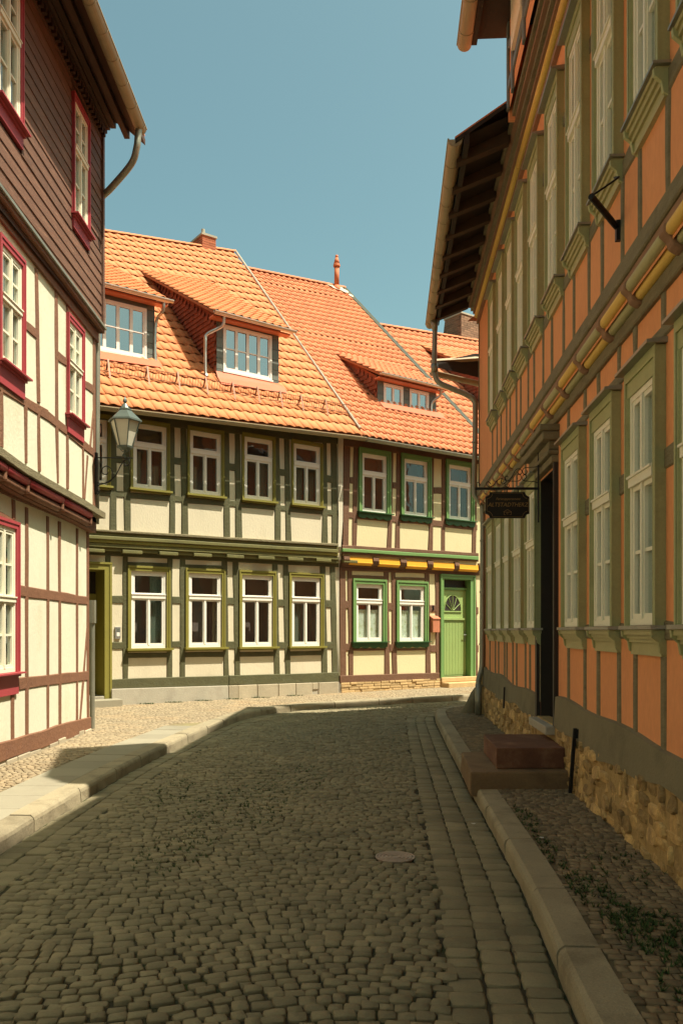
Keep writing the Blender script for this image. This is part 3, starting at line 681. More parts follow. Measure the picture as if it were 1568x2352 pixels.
# door, casing, step, bell
q = MB(); fbox(q, G, ds1, ds1 + .14, dz0 - .1, dz1 + .14, -.02, .04); fbox(q, G, ds0 - .14, ds0, dz0 - .1, dz1 + .14, -.02, .04); fbox(q, G, ds0, ds1, dz1, dz1 + .14, -.02, .04); fbox(q, G, ds0 - .15, ds1 + .15, dz1 + .11, dz1 + .15, .04, .06)
fbox(q, G, ds1 + .10, ds1 + .145, dz0 - .1, dz1 + .11, .04, .055)
for s in (ds0 - .005, ds1 - .005): fbox(q, G, s, s + .01, dz0, dz1, -.46, -.001)
fbox(q, G, ds0, ds1, dz1 - .01, dz1, -.46, -.001); dc = link('door_casing', q, M['olive'], gh)
q = MB(); fbox(q, G, ds0, ds1, dz0, dz1 - .55, -.50, -.45); dr = link('door', q, M['olive'], gh)
q = MB(); fbox(q, G, ds0, ds1, dz1 - .55, dz1 - .46, -.50, -.43); fbox(q, G, ds0 + .1, ds1 - .12, dz0 + .2, dz0 + .9, -.45, -.435); fbox(q, G, ds0 + .1, ds1 - .12, dz0 + 1.1, dz1 - .7, -.45, -.435); link('door_panel', q, M['olive'], dr)
q = MB(); fbox(q, G, ds0, ds1, dz1 - .46, dz1 - .01, -.48, -.47); link('pane', q, M['darkw'], dr)
q = MB(); tube(q, smoothpath([G.pt(ds1 - .10, dz0 + 1.12, -.45), G.pt(ds1 - .10, dz0 + 1.12, -.38), G.pt(ds1 - .2, dz0 + 1.10, -.37)]), .013); fbox(q, G, ds1 - .13, ds1 - .07, dz0 + .95, dz0 + 1.2, -.45, -.44); link('door_handle', q, M['iron'], dr)
q = MB(); fbox(q, G, ds0 - .1, ds1 + .02, dz0 - .12, dz0, -.45, .03); link('door_sill', q, M['concrete'], gh, bevel=.01)
q = MB(); fbox(q, G, G.S(150, .3), G.S(281, .35), .08, .26, .06, .38); stp = link('door_step', q, M['slab'], bevel=.012)
tag(stp, 'low grey stone step in front of the olive front door', 'step')
q = MB(); a_, b_, c_, d_ = px_rect(G, 263, 275.6, 1439, 1441, 1467, 1468); fbox(q, G, a_, b_, c_, d_, 0, .035); bell = link('doorbell_panel', q, M['steel'], bevel=.004)
tag(bell, 'small grey doorbell intercom on cream wall beside olive door', 'doorbell')
q = MB(); fbox(q, G, a_ + .03, b_ - .02, c_ + .05, c_ + .13, .035, .041); link('button', q, M['white'], bell)
q = MB(); fbox(q, G, a_ + .03, b_ - .02, d_ - .12, d_ - .03, .035, .039); link('speaker_grille', q, M['slate'], bell)
# roof
eG = (G.hit(220, 927, .6), G.hit(832, 1000, .6)); rG = (G.hit(232, 530.6, -6.4), G.hit(538.4, 579, -6.4)); RG = Roof(G, .6, -6.4, eG, rG)
se1 = G.S(832, .6); sr1 = G.S(538.4, -6.4); shG = sr1 - se1
sf0 = lambda b: -1.9 + shG * b; sf1 = lambda b: se1 + shG * b
sf0d = lambda b: -3.4 + shG * b
gro = link('roof', deckmesh(RG, sf0d, sf1), M['deck'], gh)
q = MB(); q.add([RG.P(sf0d(1), 1), RG.P(sf1(1), 1), G.pt(sf1(0), 6, -13.4), G.pt(sf0d(0), 6, -13.4)], [(0, 1, 2, 3)]); link('roof_back', q, M['tileG'], gh)
D1b = dict(s0=G.S(150, -.8), s1=G.S(355, -.95)); D2b = dict(s0=G.S(497, -.83), s1=G.S(639, -.8))
def skipG(s, o):
    return any(d['s0'] + .02 < s < d['s1'] - .02 and -1.6 < o < -.95 for d in (D1b, D2b))
tG = lay_tiles(RG, sf0, sf1, .235, .40, skipG); tT = tile_temp(.235, .40, .015, .012)
spread('roof_tile', [tT], tG, [0] * len(tG), M['tileG'], gro, 240, True)
ridge_caps(RG, -.8, sr1, M['tileG'], gro)
q = MB(); # verge flashing between the two roofs
va = [RG.P(sf1(b) + .03, b, .06) for b in (0.02, .3, .62, 1.0)]; 
for i in (0, 2):
    tube(q, va[i:i + 2], .035, 6)
tube(q, va[1:3], .03, 6); link('verge_strip', q, M['concrete'], gro)
q = MB(); gutter(q, G.pt(-3.0, RG.z(-3.0, .66) - .02, .68), G.pt(se1 + .02, RG.z(se1, .66) - .02, .68), .062, .8); link('gutter', q, M['gutL'], gh)
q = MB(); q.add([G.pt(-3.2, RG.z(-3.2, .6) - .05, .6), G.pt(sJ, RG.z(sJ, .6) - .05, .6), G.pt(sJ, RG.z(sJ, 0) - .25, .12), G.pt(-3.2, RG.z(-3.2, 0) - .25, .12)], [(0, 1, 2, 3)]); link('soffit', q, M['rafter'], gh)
# dormers
def dormer(parent, fac, RR, s0, s1, of, ze, ob, wins, labelmat, tmat, tw, tl, oh=.28, side=.22, nw=1, name='dormer', pipe=None, wlook=(4, 1), fm='white', ntile=0, shear=0):
    zb0, zb1 = RR.z(s0, of), RR.z(s1, of)
    q = MB(); holes = wins; zl = min(zb0, zb1) - .35
    wall_cells(q, fac, s0, s1, zl, ze + .12, holes, of)
    d = link(name, q, M[labelmat], parent)
    for (a, b, c, e) in wins:
        f2 = fac.shift(of); w_ = MB(); ft = .05
        # window as a piece of the dormer
        nc, nm = wlook; ob_ = -.05; o1 = .025
        fbox(w_, f2, a, a + ft, c, e, ob_, o1); fbox(w_, f2, b - ft, b, c, e, ob_, o1); fbox(w_, f2, a + ft, b - ft, c, c + ft, ob_, o1); fbox(w_, f2, a + ft, b - ft, e - ft, e, ob_, o1)
        cw = (b - a - 2 * ft) / nc; lt = .035
        for k in range(nc):
            u0 = a + ft + k * cw; u1 = u0 + cw
            fbox(w_, f2, u0, u0 + lt, c + ft, e - ft, ob_, .012); fbox(w_, f2, u1 - lt, u1, c + ft, e - ft, ob_, .012); fbox(w_, f2, u0 + lt, u1 - lt, c + ft, c + ft + lt, ob_, .012); fbox(w_, f2, u0 + lt, u1 - lt, e - ft - lt, e - ft, ob_, .012)
            if nm: zm = (c + e) / 2; fbox(w_, f2, u0 + lt, u1 - lt, zm - .012, zm + .012, ob_, .010)
            zs = [c + ft + lt, e - ft - lt] if not nm else [c + ft + lt, (c + e) / 2, e - ft - lt]
            for z0_, z1_ in zip(zs[:-1], zs[1:]):
                p_ = MB(); fbox(p_, f2, u0 + lt, u1 - lt, z0_, z1_, -.02, -.012); link('pane', p_, M['glassD'], d)
        fbox(w_, f2, a - .02, b + .02, c - .04, c, -.02, .06)
        link('window_frame', w_, M[fm], d)
        p_ = MB(); fbox(p_, f2, a, b, c, e, -.5, -.45); link('room_recess', p_, M['interior'], d)
    # slate courses beside the windows
    zc = ze
    gaps = [(s0, wins[0][0] - .01)] + [(wins[i][1] + .01, wins[i + 1][0] - .01) for i in range(len(wins) - 1)] + [(wins[-1][1] + .01, s1)]
    while zc > min(zb0, zb1) - .1:
        for (a, b) in gaps:
            q = MB(); fbox(q, fac, a, b, zc - .235, zc - .005, of, of + .012); link('slate', q, M['slate'], d)
        zc -= .24
    # cheeks, as thin tile hung walls
    for sgn, s in ((-1, s0), (1, s1)):
        q = MB(); n = 8
        lo = [fac.pt(s, RR.z(s, of + (ob - of) * i / n) - .05, of + (ob - of) * i / n) for i in range(n + 1)]
        hi = [fac.pt(s, ze + (RR.z(s, ob) - ze) * i / n - .02, of + (ob - of) * i / n) for i in range(n + 1)]
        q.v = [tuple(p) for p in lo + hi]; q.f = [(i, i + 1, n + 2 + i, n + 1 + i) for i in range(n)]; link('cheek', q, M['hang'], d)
        # hanging tiles
        if sgn < 0:
            tm = []; 
            for r_ in range(44):
                zc = ze + .1 + r_ * .115 - 1.6
                for c_ in range(50):
                    o = of - .03 - (c_ + .5 * (r_ % 2)) * .115
                    if o < ob + .1: break
                    b_ = (of - o) / (of - ob); top = ze + (RR.z(s, ob) - ze) * b_ - .22; bot = RR.z(s, o) + .0
                    if bot < zc < top:
                        M4 = Matrix.Identity(4); x = Vector((fac.nx, fac.ny, 0)); y = Vector((0, 0, 1)); z = Vector((-fac.dx, -fac.dy, 0))
                        for k, v in enumerate((x, y, z)):
                            for w2 in range(3): M4[w2][k] = v[w2]
                        M4.translation = fac.pt(s - .01, zc, o); tm.append(M4)
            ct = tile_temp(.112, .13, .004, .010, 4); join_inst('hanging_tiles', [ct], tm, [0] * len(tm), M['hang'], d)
    # dormer roof
    e2 = ((s0, ze), (s1, ze)); zr0, zr1 = RR.z(s0, ob), RR.z(s1, ob)
    R2 = Roof(fac, of + oh, ob, ((s0, ze - oh * (zr0 - ze) / (of - ob) * .12), (s1, ze + .0 - oh * (zr1 - ze) / (of - ob) * .12)), ((s0, zr0), (s1, zr1)))
    a0 = lambda b: s0 - side + shear * b; a1 = lambda b: s1 + side + shear * b
    link('roof', deckmesh(R2, a0, a1, th=.06), M['deck'], d)
    tm = lay_tiles(R2, a0, a1, tw, tl); tt = tile_temp(tw, tl, .026, .02)
    own = sorted(range(len(tm)), key=lambda i: tm[i].translation.y + 0 * tm[i].translation.z)[:ntile]
    if ntile:
        me = tmesh('roof_tile', tt, M[tmat], True)
        for i in own: inst('roof_tile', me, tm[i], d)
    rest = [tm[i] for i in range(len(tm)) if i not in set(own)]
    join_inst('roof_tiles', [tt], rest, [0] * len(rest), M[tmat], d, True)
    q = MB(); gutter(q, R2.P(s0 - side - .04, -.02, -.0), R2.P(s1 + side + .06, -.02, -.0), .045, 1.2); link('gutter', q, M['zincB'], d)
    q = MB(); fbox(q, fac, s0 - side, s1 + side, R2.e[0][1] - .115, R2.e[0][1] - .075, of + .02, of + oh - .06); link('fascia', q, M['copper'], d)
    q = MB(); fbox(q, fac, s0 - .02, s1 + .02, ze - .06, ze + .02, of - .02, of + .06); link('head_board', q, M['rafter'], d)
    q = MB(); zz0 = min(w_[2] for w_ in wins) - .045     # apron flashing
    q.add([fac.pt(s0 - .03, zz0, of + .03), fac.pt(s1 + .03, zz0, of + .03), fac.pt(s1 + .05, RR.z(s1, of + .16) + .09, of + .16), fac.pt(s0 - .05, RR.z(s0, of + .16) + .09, of + .16), fac.pt(s1 + .05, RR.z(s1, of + .34) + .075, of + .34), fac.pt(s0 - .05, RR.z(s0, of + .34) + .075, of + .34)], [(0, 1, 2, 3), (3, 2, 4, 5)])
    link('apron_flashing', q, M['redsheet'], d)
    if pipe:
        q = MB(); tube(q, smoothpath([fac.pt(*p) for p in pipe], 5), .035, 8); link('downpipe', q, M['zincB'], d)
    return d, R2
of2 = RG.solve(499.5, 866)[0]; s0, s1 = G.S(497, of2), G.S(639.5, of2)
zwin = ((G.Z(511.7, 853.7, of2) + G.Z(623, 872, of2)) / 2, (G.Z(511.7, 749, of2) + G.Z(623, 767.6, of2)) / 2)
ze2 = G.Z(495, 716, of2 + .28) + .05
ob2 = RG.solve(296.5, 616)[0]
dm2, R2 = dormer(gh, G, RG, s0, s1, of2, ze2, ob2, [(G.S(511.7, of2), G.S(623, of2), *zwin)], 'slate', 'tileG', .20, .30, side=.20, ntile=30,
    pipe=[(s0 + .05, ze2 - .1, of2 + .26), (s0 + .03, ze2 - .3, of2 + .22), (s0 - .26, ze2 - .5, of2 + .06), (s0 - .3, ze2 - .7, of2 + .05), (s0 - .3, ze2 - 1.35, of2 + .05), (s0 - .27, ze2 - 1.48, of2 + .12)])
of1 = RG.solve(352, 826)[0]; s1 = G.S(354.5, of1); wx1 = G.S(336, of1); wx0 = wx1 - (G.S(623, of2) - G.S(511.7, of2)); s0 = wx0 - .16
zw = G.Z(336, 825, of1), G.Z(336, 709.5, of1); ze1 = G.Z(399, 694, of1 + .28) + .05; ob1 = RG.solve(280, 603)[0]
dm1, R1 = dormer(gh, G, RG, s0, s1, of1, ze1, ob1, [(wx0, wx1, *zw)], 'slate', 'tileG', .20, .30, side=.22, ntile=20,
    pipe=[(s1 + .10, ze1 - .1, of1 + .26), (s1 + .10, ze1 - .28, of1 + .22), (s1 + .02, ze1 - .5, of1 + .04), (s1 + .01, ze1 - 1.3, of1 + .04), (s1 + .08, ze1 - 1.42, of1 + .10)])
# snow guard
sg = empty('snow_guard', tuple(RG.P(2, .15, .1)), None); sg.parent = gh; sg.location = RG.P(2, .15, .1) - WL[gh]
def guard_line():
    pa = RG.solve(225, 848 + 8)[0:3]; pb = RG.solve(803, 948 + 8)[0:3]; return pa, pb
pa, pb = guard_line(); up = Vector((G.nx * .25, G.ny * .25, .97)).normalized()
def gpt(f): o = pa[0] + (pb[0] - pa[0]) * f; s = pa[1] + (pb[1] - pa[1]) * f; return G.pt(s, RG.z(s, o) + .05, o)
q = MB(); tube(q, [gpt(0) + up * .20, gpt(1) + up * .20], .008, 5); tube(q, [gpt(0) + up * .015, gpt(1) + up * .015], .008, 5); link('rail', q, M['snow'], sg)
nb = 96
for i in range(nb + 1):
    q = MB(); p = gpt(i / nb); tube(q, [p + up * .01, p + up * .20], .0045, 4); link('bar', q, M['snow'], sg)
for f in (.03, .165, .275, .38, .485, .585, .68, .77, .88):
    q = MB(); p = gpt(f); sd_ = Vector((G.dx, G.dy, 0)); dn = (RG.P(2, 0) - RG.P(2, .05)).normalized()
    q.add([p - sd_ * .018 + up * .25, p + sd_ * .018 + up * .25, p + sd_ * .018 + dn * .25 - up * .0, p - sd_ * .018 + dn * .25, p - sd_ * .018 - dn * .06, p + sd_ * .018 - dn * .06], [(0, 1, 5, 4), (0, 1, 2, 3)]); link('bracket', q, M['snow'], sg)
# chimney
def chimney(parent, x0, x1, x2, yt0, yt1, yt2, fac, o, zb, m, label=None, taper=0.0, cap=True, rows=.075):
    """brick stack: left face between x0,x1 and right face between x1,x2 as seen"""
    sB, zT = fac.hit(x1, yt1, o); wS = fac.S(x2, o) - sB
    # depth from the left face
    d = .2
    while d < 2.5:
        p = fac.pt(sB, zT, o - d); 
        if CX + F * p.x / p.y < x0: break
        d += .02
    c = empty('chimney', tuple(fac.pt(sB, zb, o))); c.parent = parent; c.location = Vector(fac.pt(sB, zb, o)) - WL[parent]
    core = MB(); ti = taper
    def corner(k, z, ins=0):
        t = (zT - z) / (zT - zb); g_ = ti * t
        a = (sB - g_ + ins, sB + wS + g_ - ins)[k in (1, 2)]; b_ = (o + g_ - ins, o - d - g_ + ins)[k in (2, 3)]; return fac.pt(a, z, b_)
    core.v = [tuple(corner(k, z, .012)) for z in (zb, zT) for k in range(4)]; core.f = BOXF; link('mortar_core', core, M['mortar'], c)
    bricks = []; z = zb; r = 0; faces = MB()
    while z < zT - .01:
        for (ka, kb) in ((0, 1), (3, 0)):
            A, B = corner(ka, z), corner(kb, z); A2, B2 = corner(ka, z + rows - .012), corner(kb, z + rows - .012); Ln = (B - A).length; n = max(1, int(Ln / .25)); off = .5 if r % 2 else 0
            edges = [0] + [(i + off) / n for i in range(0 if off else 1, n)] + [1]
            for e0, e1 in zip(edges[:-1], edges[1:]):
                g_ = .006 / Ln; P = [A.lerp(B, e0 + g_), A.lerp(B, e1 - g_), A2.lerp(B2, e1 - g_), A2.lerp(B2, e0 + g_)]
                nrm = (P[1] - P[0]).cross(P[3] - P[0]).normalized() * -.02 
                bricks.append((P, nrm))
        z += rows; r += 1
    V = []; mbk = MB(); rnds = []
    for P, nrm in bricks:
        mbk.add([*P, *[p + nrm for p in P]], BOXF[0:6]); rnds += [random.random()] * 6
    ob = link('bricks', mbk, m, c); ob['kind'] = 'stuff'
    at = ob.data.attributes.new('rnd', 'FLOAT', 'FACE'); at.data.foreach_set('value', rnds)
    if cap:
        q = MB(); q.v = [tuple(corner(k, z, -.03)) for z in (zT, zT + .06) for k in range(4)]; q.f = BOXF; link('cap', q, M['concrete'], c)
    return c, sB, wS, d, zT
c, sB, wS, d, zT = chimney(gh, 427.7, 464.6, 496, 546, 538, 541, G, -6.3, 12.2, M['brick'])
q = MB(); p = G.pt(sB + .1, zT, -6.45); tube(q, [p, p + Vector((0, 0, .24))], .055, 10); link('flue_pipe', q, M['concrete'], c)

# ================================================================== BROWN TIMBERED HOUSE
bh = house('timber_framed_house', tuple(G.pt(8, .1, 0)), 'yellow half-timbered house with brown beams, light green front door and yellow beam blocks')
C5x = lambda cx: 734.8 + cx * .25775
U5 = lambda cy: 964.4 + cy * .25775
V5 = lambda cy: 1240 + cy * .25775
sE = 11.6; sB0 = G.S(779)
BWl = [px_rect(G, C5x(315), C5x(555), V5(392), V5(398), V5(908), V5(905)), px_rect(G, C5x(700), C5x(927), V5(408), V5(415), V5(907), V5(903))]
BWu = [px_rect(GU, C5x(368), C5x(592), U5(300), U5(320), U5(818), U5(838)), px_rect(GU, C5x(742), C5x(955), U5(350), U5(370), U5(848), U5(868)), px_rect(GU, C5x(1140), C5x(1340), U5(402), U5(420), U5(885), U5(905))]
bd0, bd1 = G.S(C5x(1092)), G.S(C5x(1330)); bz0, bz1 = G.Z(C5x(1200), V5(1222)), G.Z(C5x(1200), V5(352))
mb = MB(); wall_cells(mb, G, sB0, sE, .1, 3.6, [*BWl, (bd0, bd1, bz0, bz1)]); link('ground_floor_wall', mb, M['plB'], bh)
mb = MB(); wall_cells(mb, GU, sB0, sE, 3.3, 6.35, BWu); body(mb, G, sB0 - .02, sE, .1, 6.1, -.62, -12.5); link('upper_wall', mb, M['plB'], bh)
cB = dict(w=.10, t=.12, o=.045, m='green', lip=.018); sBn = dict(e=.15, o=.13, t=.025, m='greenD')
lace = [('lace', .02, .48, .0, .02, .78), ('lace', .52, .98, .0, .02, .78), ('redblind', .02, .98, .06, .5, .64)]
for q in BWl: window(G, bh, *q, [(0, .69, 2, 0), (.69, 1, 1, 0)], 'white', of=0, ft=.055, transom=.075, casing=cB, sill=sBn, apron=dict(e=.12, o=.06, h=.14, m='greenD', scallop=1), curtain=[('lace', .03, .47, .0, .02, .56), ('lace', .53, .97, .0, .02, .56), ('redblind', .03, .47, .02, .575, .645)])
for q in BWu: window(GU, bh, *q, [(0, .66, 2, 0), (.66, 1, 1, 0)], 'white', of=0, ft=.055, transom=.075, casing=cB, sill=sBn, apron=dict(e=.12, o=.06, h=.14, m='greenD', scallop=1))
for (a, b, yt, c_, d_, yb) in ((175, 228, 262, 180, 238, 1215), (247, 285, 272, 260, 301, 1210), (572, 613, 285, 577, 623, 1200), (637, 672, 290, 645, 691, 1195), (935, 975, 300, 945, 990, 1190), (1027, 1063, 305, 1038, 1070, 1245), (1372, 1392, 310, 1380, 1410, 1220)):
    vpost(G, bh, M['tmB'], C5x(a), C5x(b), V5(yt), C5x(c_), C5x(d_), V5(yb), o1=.022)
for (x0, ya, yb, x1, yc, yd) in ((225, 543, 610, 262, 545, 612), (612, 560, 627, 648, 560, 628), (973, 582, 645, 1040, 582, 645), (226, 925, 988, 270, 925, 988), (300, 970, 990, 577, 968, 987), (622, 930, 995, 648, 930, 995), (690, 968, 988, 945, 966, 985), (985, 938, 1003, 1045, 938, 1003),
                                 (285, 313, 345, 574, 322, 350), (672, 330, 358, 936, 338, 362), (1368, 600, 660, 1410, 600, 660), (1370, 940, 1003, 1412, 940, 1003)):
    hrail(G, bh, M['tmB'], C5x(x0), V5(ya), V5(yb), C5x(x1), V5(yc), V5(yd), o1=.02)
hrail(G, bh, M['tmB'], C5x(180), V5(1210), V5(1274), C5x(1064), V5(1185), V5(1250), o1=.045, name='sill_beam')
hrail(G, bh, M['tmB'], C5x(178), V5(205), V5(272), C5x(1420), V5(262), V5(318), o1=.03, name='top_plate')
for (a, b, yt, c_, d_, yb) in ((210, 272, 200, 203, 257, 1130), (303, 342, 215, 288, 329, 1135), (637, 656, 260, 598, 640, 1145), (686, 722, 270, 672, 714, 1150), (1000, 1019, 320, 963, 1006, 1170), (1086, 1117, 330, 1083, 1116, 1180), (1372, 1400, 350, 1353, 1393, 1195)):
    vpost(GU, bh, M['tmB'], C5x(a), C5x(b), U5(yt), C5x(c_), C5x(d_), U5(yb), o1=.02)
for (x0, ya, yb, x1, yc, yd) in ((268, 508, 564, 305, 510, 566), (650, 555, 610, 690, 557, 612), (1014, 600, 656, 1086, 602, 658), (255, 818, 873, 640, 862, 908), (600, 850, 905, 1005, 893, 940), (965, 888, 942, 1400, 935, 985)):
    hrail(GU, bh, M['tmB'], C5x(x0), U5(ya), U5(yb), C5x(x1), U5(yc), U5(yd), o1=.017)
hrail(GU, bh, M['tmB'], C5x(205), U5(165), U5(230), C5x(1430), U5(330), U5(395), o1=.03, name='top_plate')
hrail(GU, bh, M['tmB'], C5x(200), U5(1115), U5(1147), C5x(1412), U5(1186), U5(1217), o1=.06, name='jetty_sill')
hrail(GU, bh, M['green'], C5x(205), U5(1146), U5(1174), C5x(1412), U5(1216), U5(1249), o0=-.1, o1=.10, name='green_moulding')
hrail(GU, bh, M['tmB'], C5x(203), U5(1174), U5(1192), C5x(1414), U5(1249), U5(1264), o0=-.12, o1=.07, name='jetty_moulding')
hrail(GU, bh, M['tmB'], C5x(195), U5(1192), U5(1306), C5x(1418), U5(1264), U5(1362), o0=-.14, o1=-.035, name='jetty_beam')
yb_ = [(258, 458, 1221, 1297), (518, 702, 1238, 1312), (765, 943, 1257, 1330), (1001, 1185, 1268, 1342), (1233, 1400, 1288, 1353)]
for (a, b, c_, d_) in yb_:
    s0, s1, z0, z1 = px_rect(GU, C5x(a), C5x(b), U5(c_), U5(c_ + 8), U5(d_ - 4), U5(d_ + 4)); h = z1 - z0
    q = MB(); P = [(z1, -.03), (z1, .035), (z0 + h * .38, .045), (z0 + h * .34, .055), (z0 + h * .24, .050), (z0, -.005), (z0, -.03)]
    q.v = [tuple(GU.pt(s, z, o)) for s in (s0, s1) for (z, o) in P]; n = 7; q.f = [(i, (i + 1) % n, n + (i + 1) % n, n + i) for i in range(n)] + [tuple(range(n))[::-1], tuple(range(n, 2 * n))]; link('painted_block', q, M['yellowB'], bh)
ends = [(200, 254), (462, 514), (706, 761), (947, 997), (1189, 1229), (1404, 1418)]
for (a, b) in ends:
    yy = 1222 + (a - 200) * .056; s0, s1, z0, z1 = px_rect(GU, C5x(a), C5x(b), U5(yy - 12), U5(yy - 10), U5(yy + 66), U5(yy + 68)); q = MB(); h = z1 - z0
    P = [(z1, -.1), (z1, .05), (z0 + h * .55, .07), (z0 + h * .2, .04), (z0, -.02), (z0, -.1)]; q.v = [tuple(GU.pt(s, z, o)) for s in (s0, s1) for (z, o) in P]; n = 6
    q.f = [(i, (i + 1) % n, n + (i + 1) % n, n + i) for i in range(n)] + [tuple(range(n))[::-1], tuple(range(n, 2 * n))]; link('beam_end', q, M['tmB'], bh, bevel=.008)
# stone base
for r_ in range(4):
    s = sB0 + .02; hgt = .062; z = .115 + r_ * .064 + .0
    while s < G.S(C5x(1075)) - .05:
        ln = random.uniform(.16, .42); e = min(s + ln, G.S(C5x(1075))); q = MB(); fbox(q, G, s + .006, e - .006, z, z + hgt - .005, -.02, .055 + random.uniform(-.012, .012)); link('base_stone', q, M['limest'], bh, bevel=.01); s = e
q = MB(); fbox(q, G, sB0, bd0 - .1, .08, .42, -.03, .03); link('base_mortar', q, M['concrete'], bh)
# white gap strip between the houses
q = MB(); pts = [(U5(150), 776, 788, .05), (U5(900), 777.5, 787, .05), (U5(1130), 776.5, 783, .06), (U5(1270), 772, 781, .03), (V5(240), 774, 780, .0), (V5(1200), 779, 784, .0)]
for (yy, xa, xb, o) in pts:
    f_ = GU if yy < 1262 else G
    q.v += [tuple(f_.pt(f_.S(xa, o), f_.Z(xa, yy, o), o)), tuple(f_.pt(f_.S(xb, o), f_.Z(xb, yy, o), o))]
q.f = [(2 * i, 2 * i + 1, 2 * i + 3, 2 * i + 2) for i in range(len(pts) - 1)]; link('plaster_strip', q, M['plW'], gh)
# door
q = MB(); cw_ = .12
fbox(q, G, bd0 - cw_, bd0, bz0 - .08, bz1 + cw_, -.02, .05); fbox(q, G, bd1, bd1 + cw_ + .05, bz0 - .0, bz1 + cw_, -.02, .05); fbox(q, G, bd0, bd1, bz1, bz1 + cw_, -.02, .05)
fbox(q, G, bd0 - cw_, bd1 + cw_ + .05, bz1 + cw_ * .7, bz1 + cw_, .05, .075); fbox(q, G, bd0 - cw_, bd0 - cw_ * .65, bz0 - .08, bz1 + cw_ * .7, .05, .07); fbox(q, G, bd1 + cw_, bd1 + cw_ + .05, bz0, bz1 + cw_ * .7, .05, .07)
for s in (bd0 - .005, bd1 - .005): fbox(q, G, s, s + .01, bz0, bz1, -.16, -.001)
fbox(q, G, bd0, bd1, bz1 - .01, bz1, -.16, -.001)
zt_ = G.Z(C5x(1180), V5(448), -.2)
fbox(q, G, bd0, bd1, zt_ + .0, zt_ + .06, -.18, -.09); link('door_casing', q, M['green'], bh)
q = MB(); fbox(q, G, bd0 + .01, bd1 - .01, bz0 + .005, zt_ - .005, -.17, -.125); dr = link('door', q, M['greenL'], bh)
q = MB(); fbox(q, G, bd0 + .03, bd1 - .03, zt_ + .06, bz1 - .01, -.16, -.15); link('pane', q, M['darkw'], dr)
sc0 = (bd0 + bd1) / 2 - .02; zf = G.Z(C5x(1168), V5(635), -.2); rw, rh = .30, .42
q = MB(); n = 16; q.v = [tuple(G.pt(sc0 + rw * math.cos(math.pi * i / n), zf + rh * math.sin(math.pi * i / n), o)) for o in (-.124, -.118) for i in range(n + 1)]; q.f = [tuple(range(n + 1)), tuple(range(n + 1, 2 * n + 2))[::-1]] + [(i, i + 1, n + 2 + i, n + 1 + i) for i in range(n)]; link('fan_pane', q, M['darkw'], dr)
q = MB(); 
tube(q, [G.pt(sc0 + (rw + .01) * math.cos(math.pi * i / n), zf + (rh + .01) * math.sin(math.pi * i / n), -.115) for i in range(n + 1)], .014, 6); fbox(q, G, sc0 - rw - .03, sc0 + rw + .03, zf - .03, zf, -.125, -.10)
for an in (28, 60, 90, 120, 152): a_ = math.radians(an); tube(q, [G.pt(sc0 + .03 * math.cos(a_), zf + .03 * math.sin(a_), -.113), G.pt(sc0 + rw * math.cos(a_), zf + rh * math.sin(a_), -.113)], .010, 5)
fbox(q, G, bd0 + .05, bd1 - .06, zf - .24, zf - .19, -.125, -.085); link('fan_light_bars', q, M['greenL'], dr)
zg1 = zf - .28; n = 15
for i in range(n):
    s = bd0 + .07 + (bd1 - bd0 - .15) * i / n; q = MB(); fbox(q, G, s, s + (bd1 - bd0 - .15) / n - .014, bz0 + .05, zg1, -.126, -.117); link('door_slat', q, M['greenL'], dr)
q = MB(); fbox(q, G, bd1 - .075, bd1 - .04, bz0 + .95, bz0 + 1.22, -.126, -.11); tube(q, smoothpath([G.pt(bd1 - .06, bz0 + 1.12, -.12), G.pt(bd1 - .06, bz0 + 1.12, -.06), G.pt(bd1 - .16, bz0 + 1.12, -.055)]), .011); link('door_handle', q, M['steel'], dr)
q = MB(); a_ = G.S(C5x(1085), .3); b_ = G.S(C5x(1385), .3)
fbox(q, G, bd0 - .12, bd1 + .25, bz0 - .13, bz0, -.2, .1); fbox(q, G, bd0 - .1, bd1 + .25, .09, bz0 - .13, -.1, .34)
stp = link('door_step', q, M['limest'], bevel=.02); tag(stp, 'worn ochre stone doorstep below the light green door', 'step')
# letterbox and house number
s0, s1, z0, z1 = px_rect(G, C5x(1008), C5x(1070), V5(705), V5(708), V5(825), V5(825), .14)
q = MB(); q.v = [tuple(G.pt(s, z, o)) for s in (s0, s1) for (z, o) in ((z0, .01), (z1 + .07, .01), (z1, .13), (z0, .13))]; q.f = [(0, 1, 2, 3), (7, 6, 5, 4), (0, 4, 5, 1), (1, 5, 6, 2), (2, 6, 7, 3), (3, 7, 4, 0)]
lb = link('letterbox', q, M['copper'], bevel=.006); tag(lb, 'copper coloured letterbox on brown post left of green door', 'letterbox')
q = MB(); q.v = [tuple(G.pt(s, z, o)) for s in (s0 - .01, s1 + .01) for (z, o) in ((z1 + .075, .0), (z1 + .095, .0), (z1 + .015, .15), (z1 - .0, .15))]; q.f = [(0, 1, 2, 3), (7, 6, 5, 4), (0, 4, 5, 1), (1, 5, 6, 2), (2, 6, 7, 3), (3, 7, 4, 0)]; link('lid', q, M['copper'], lb)
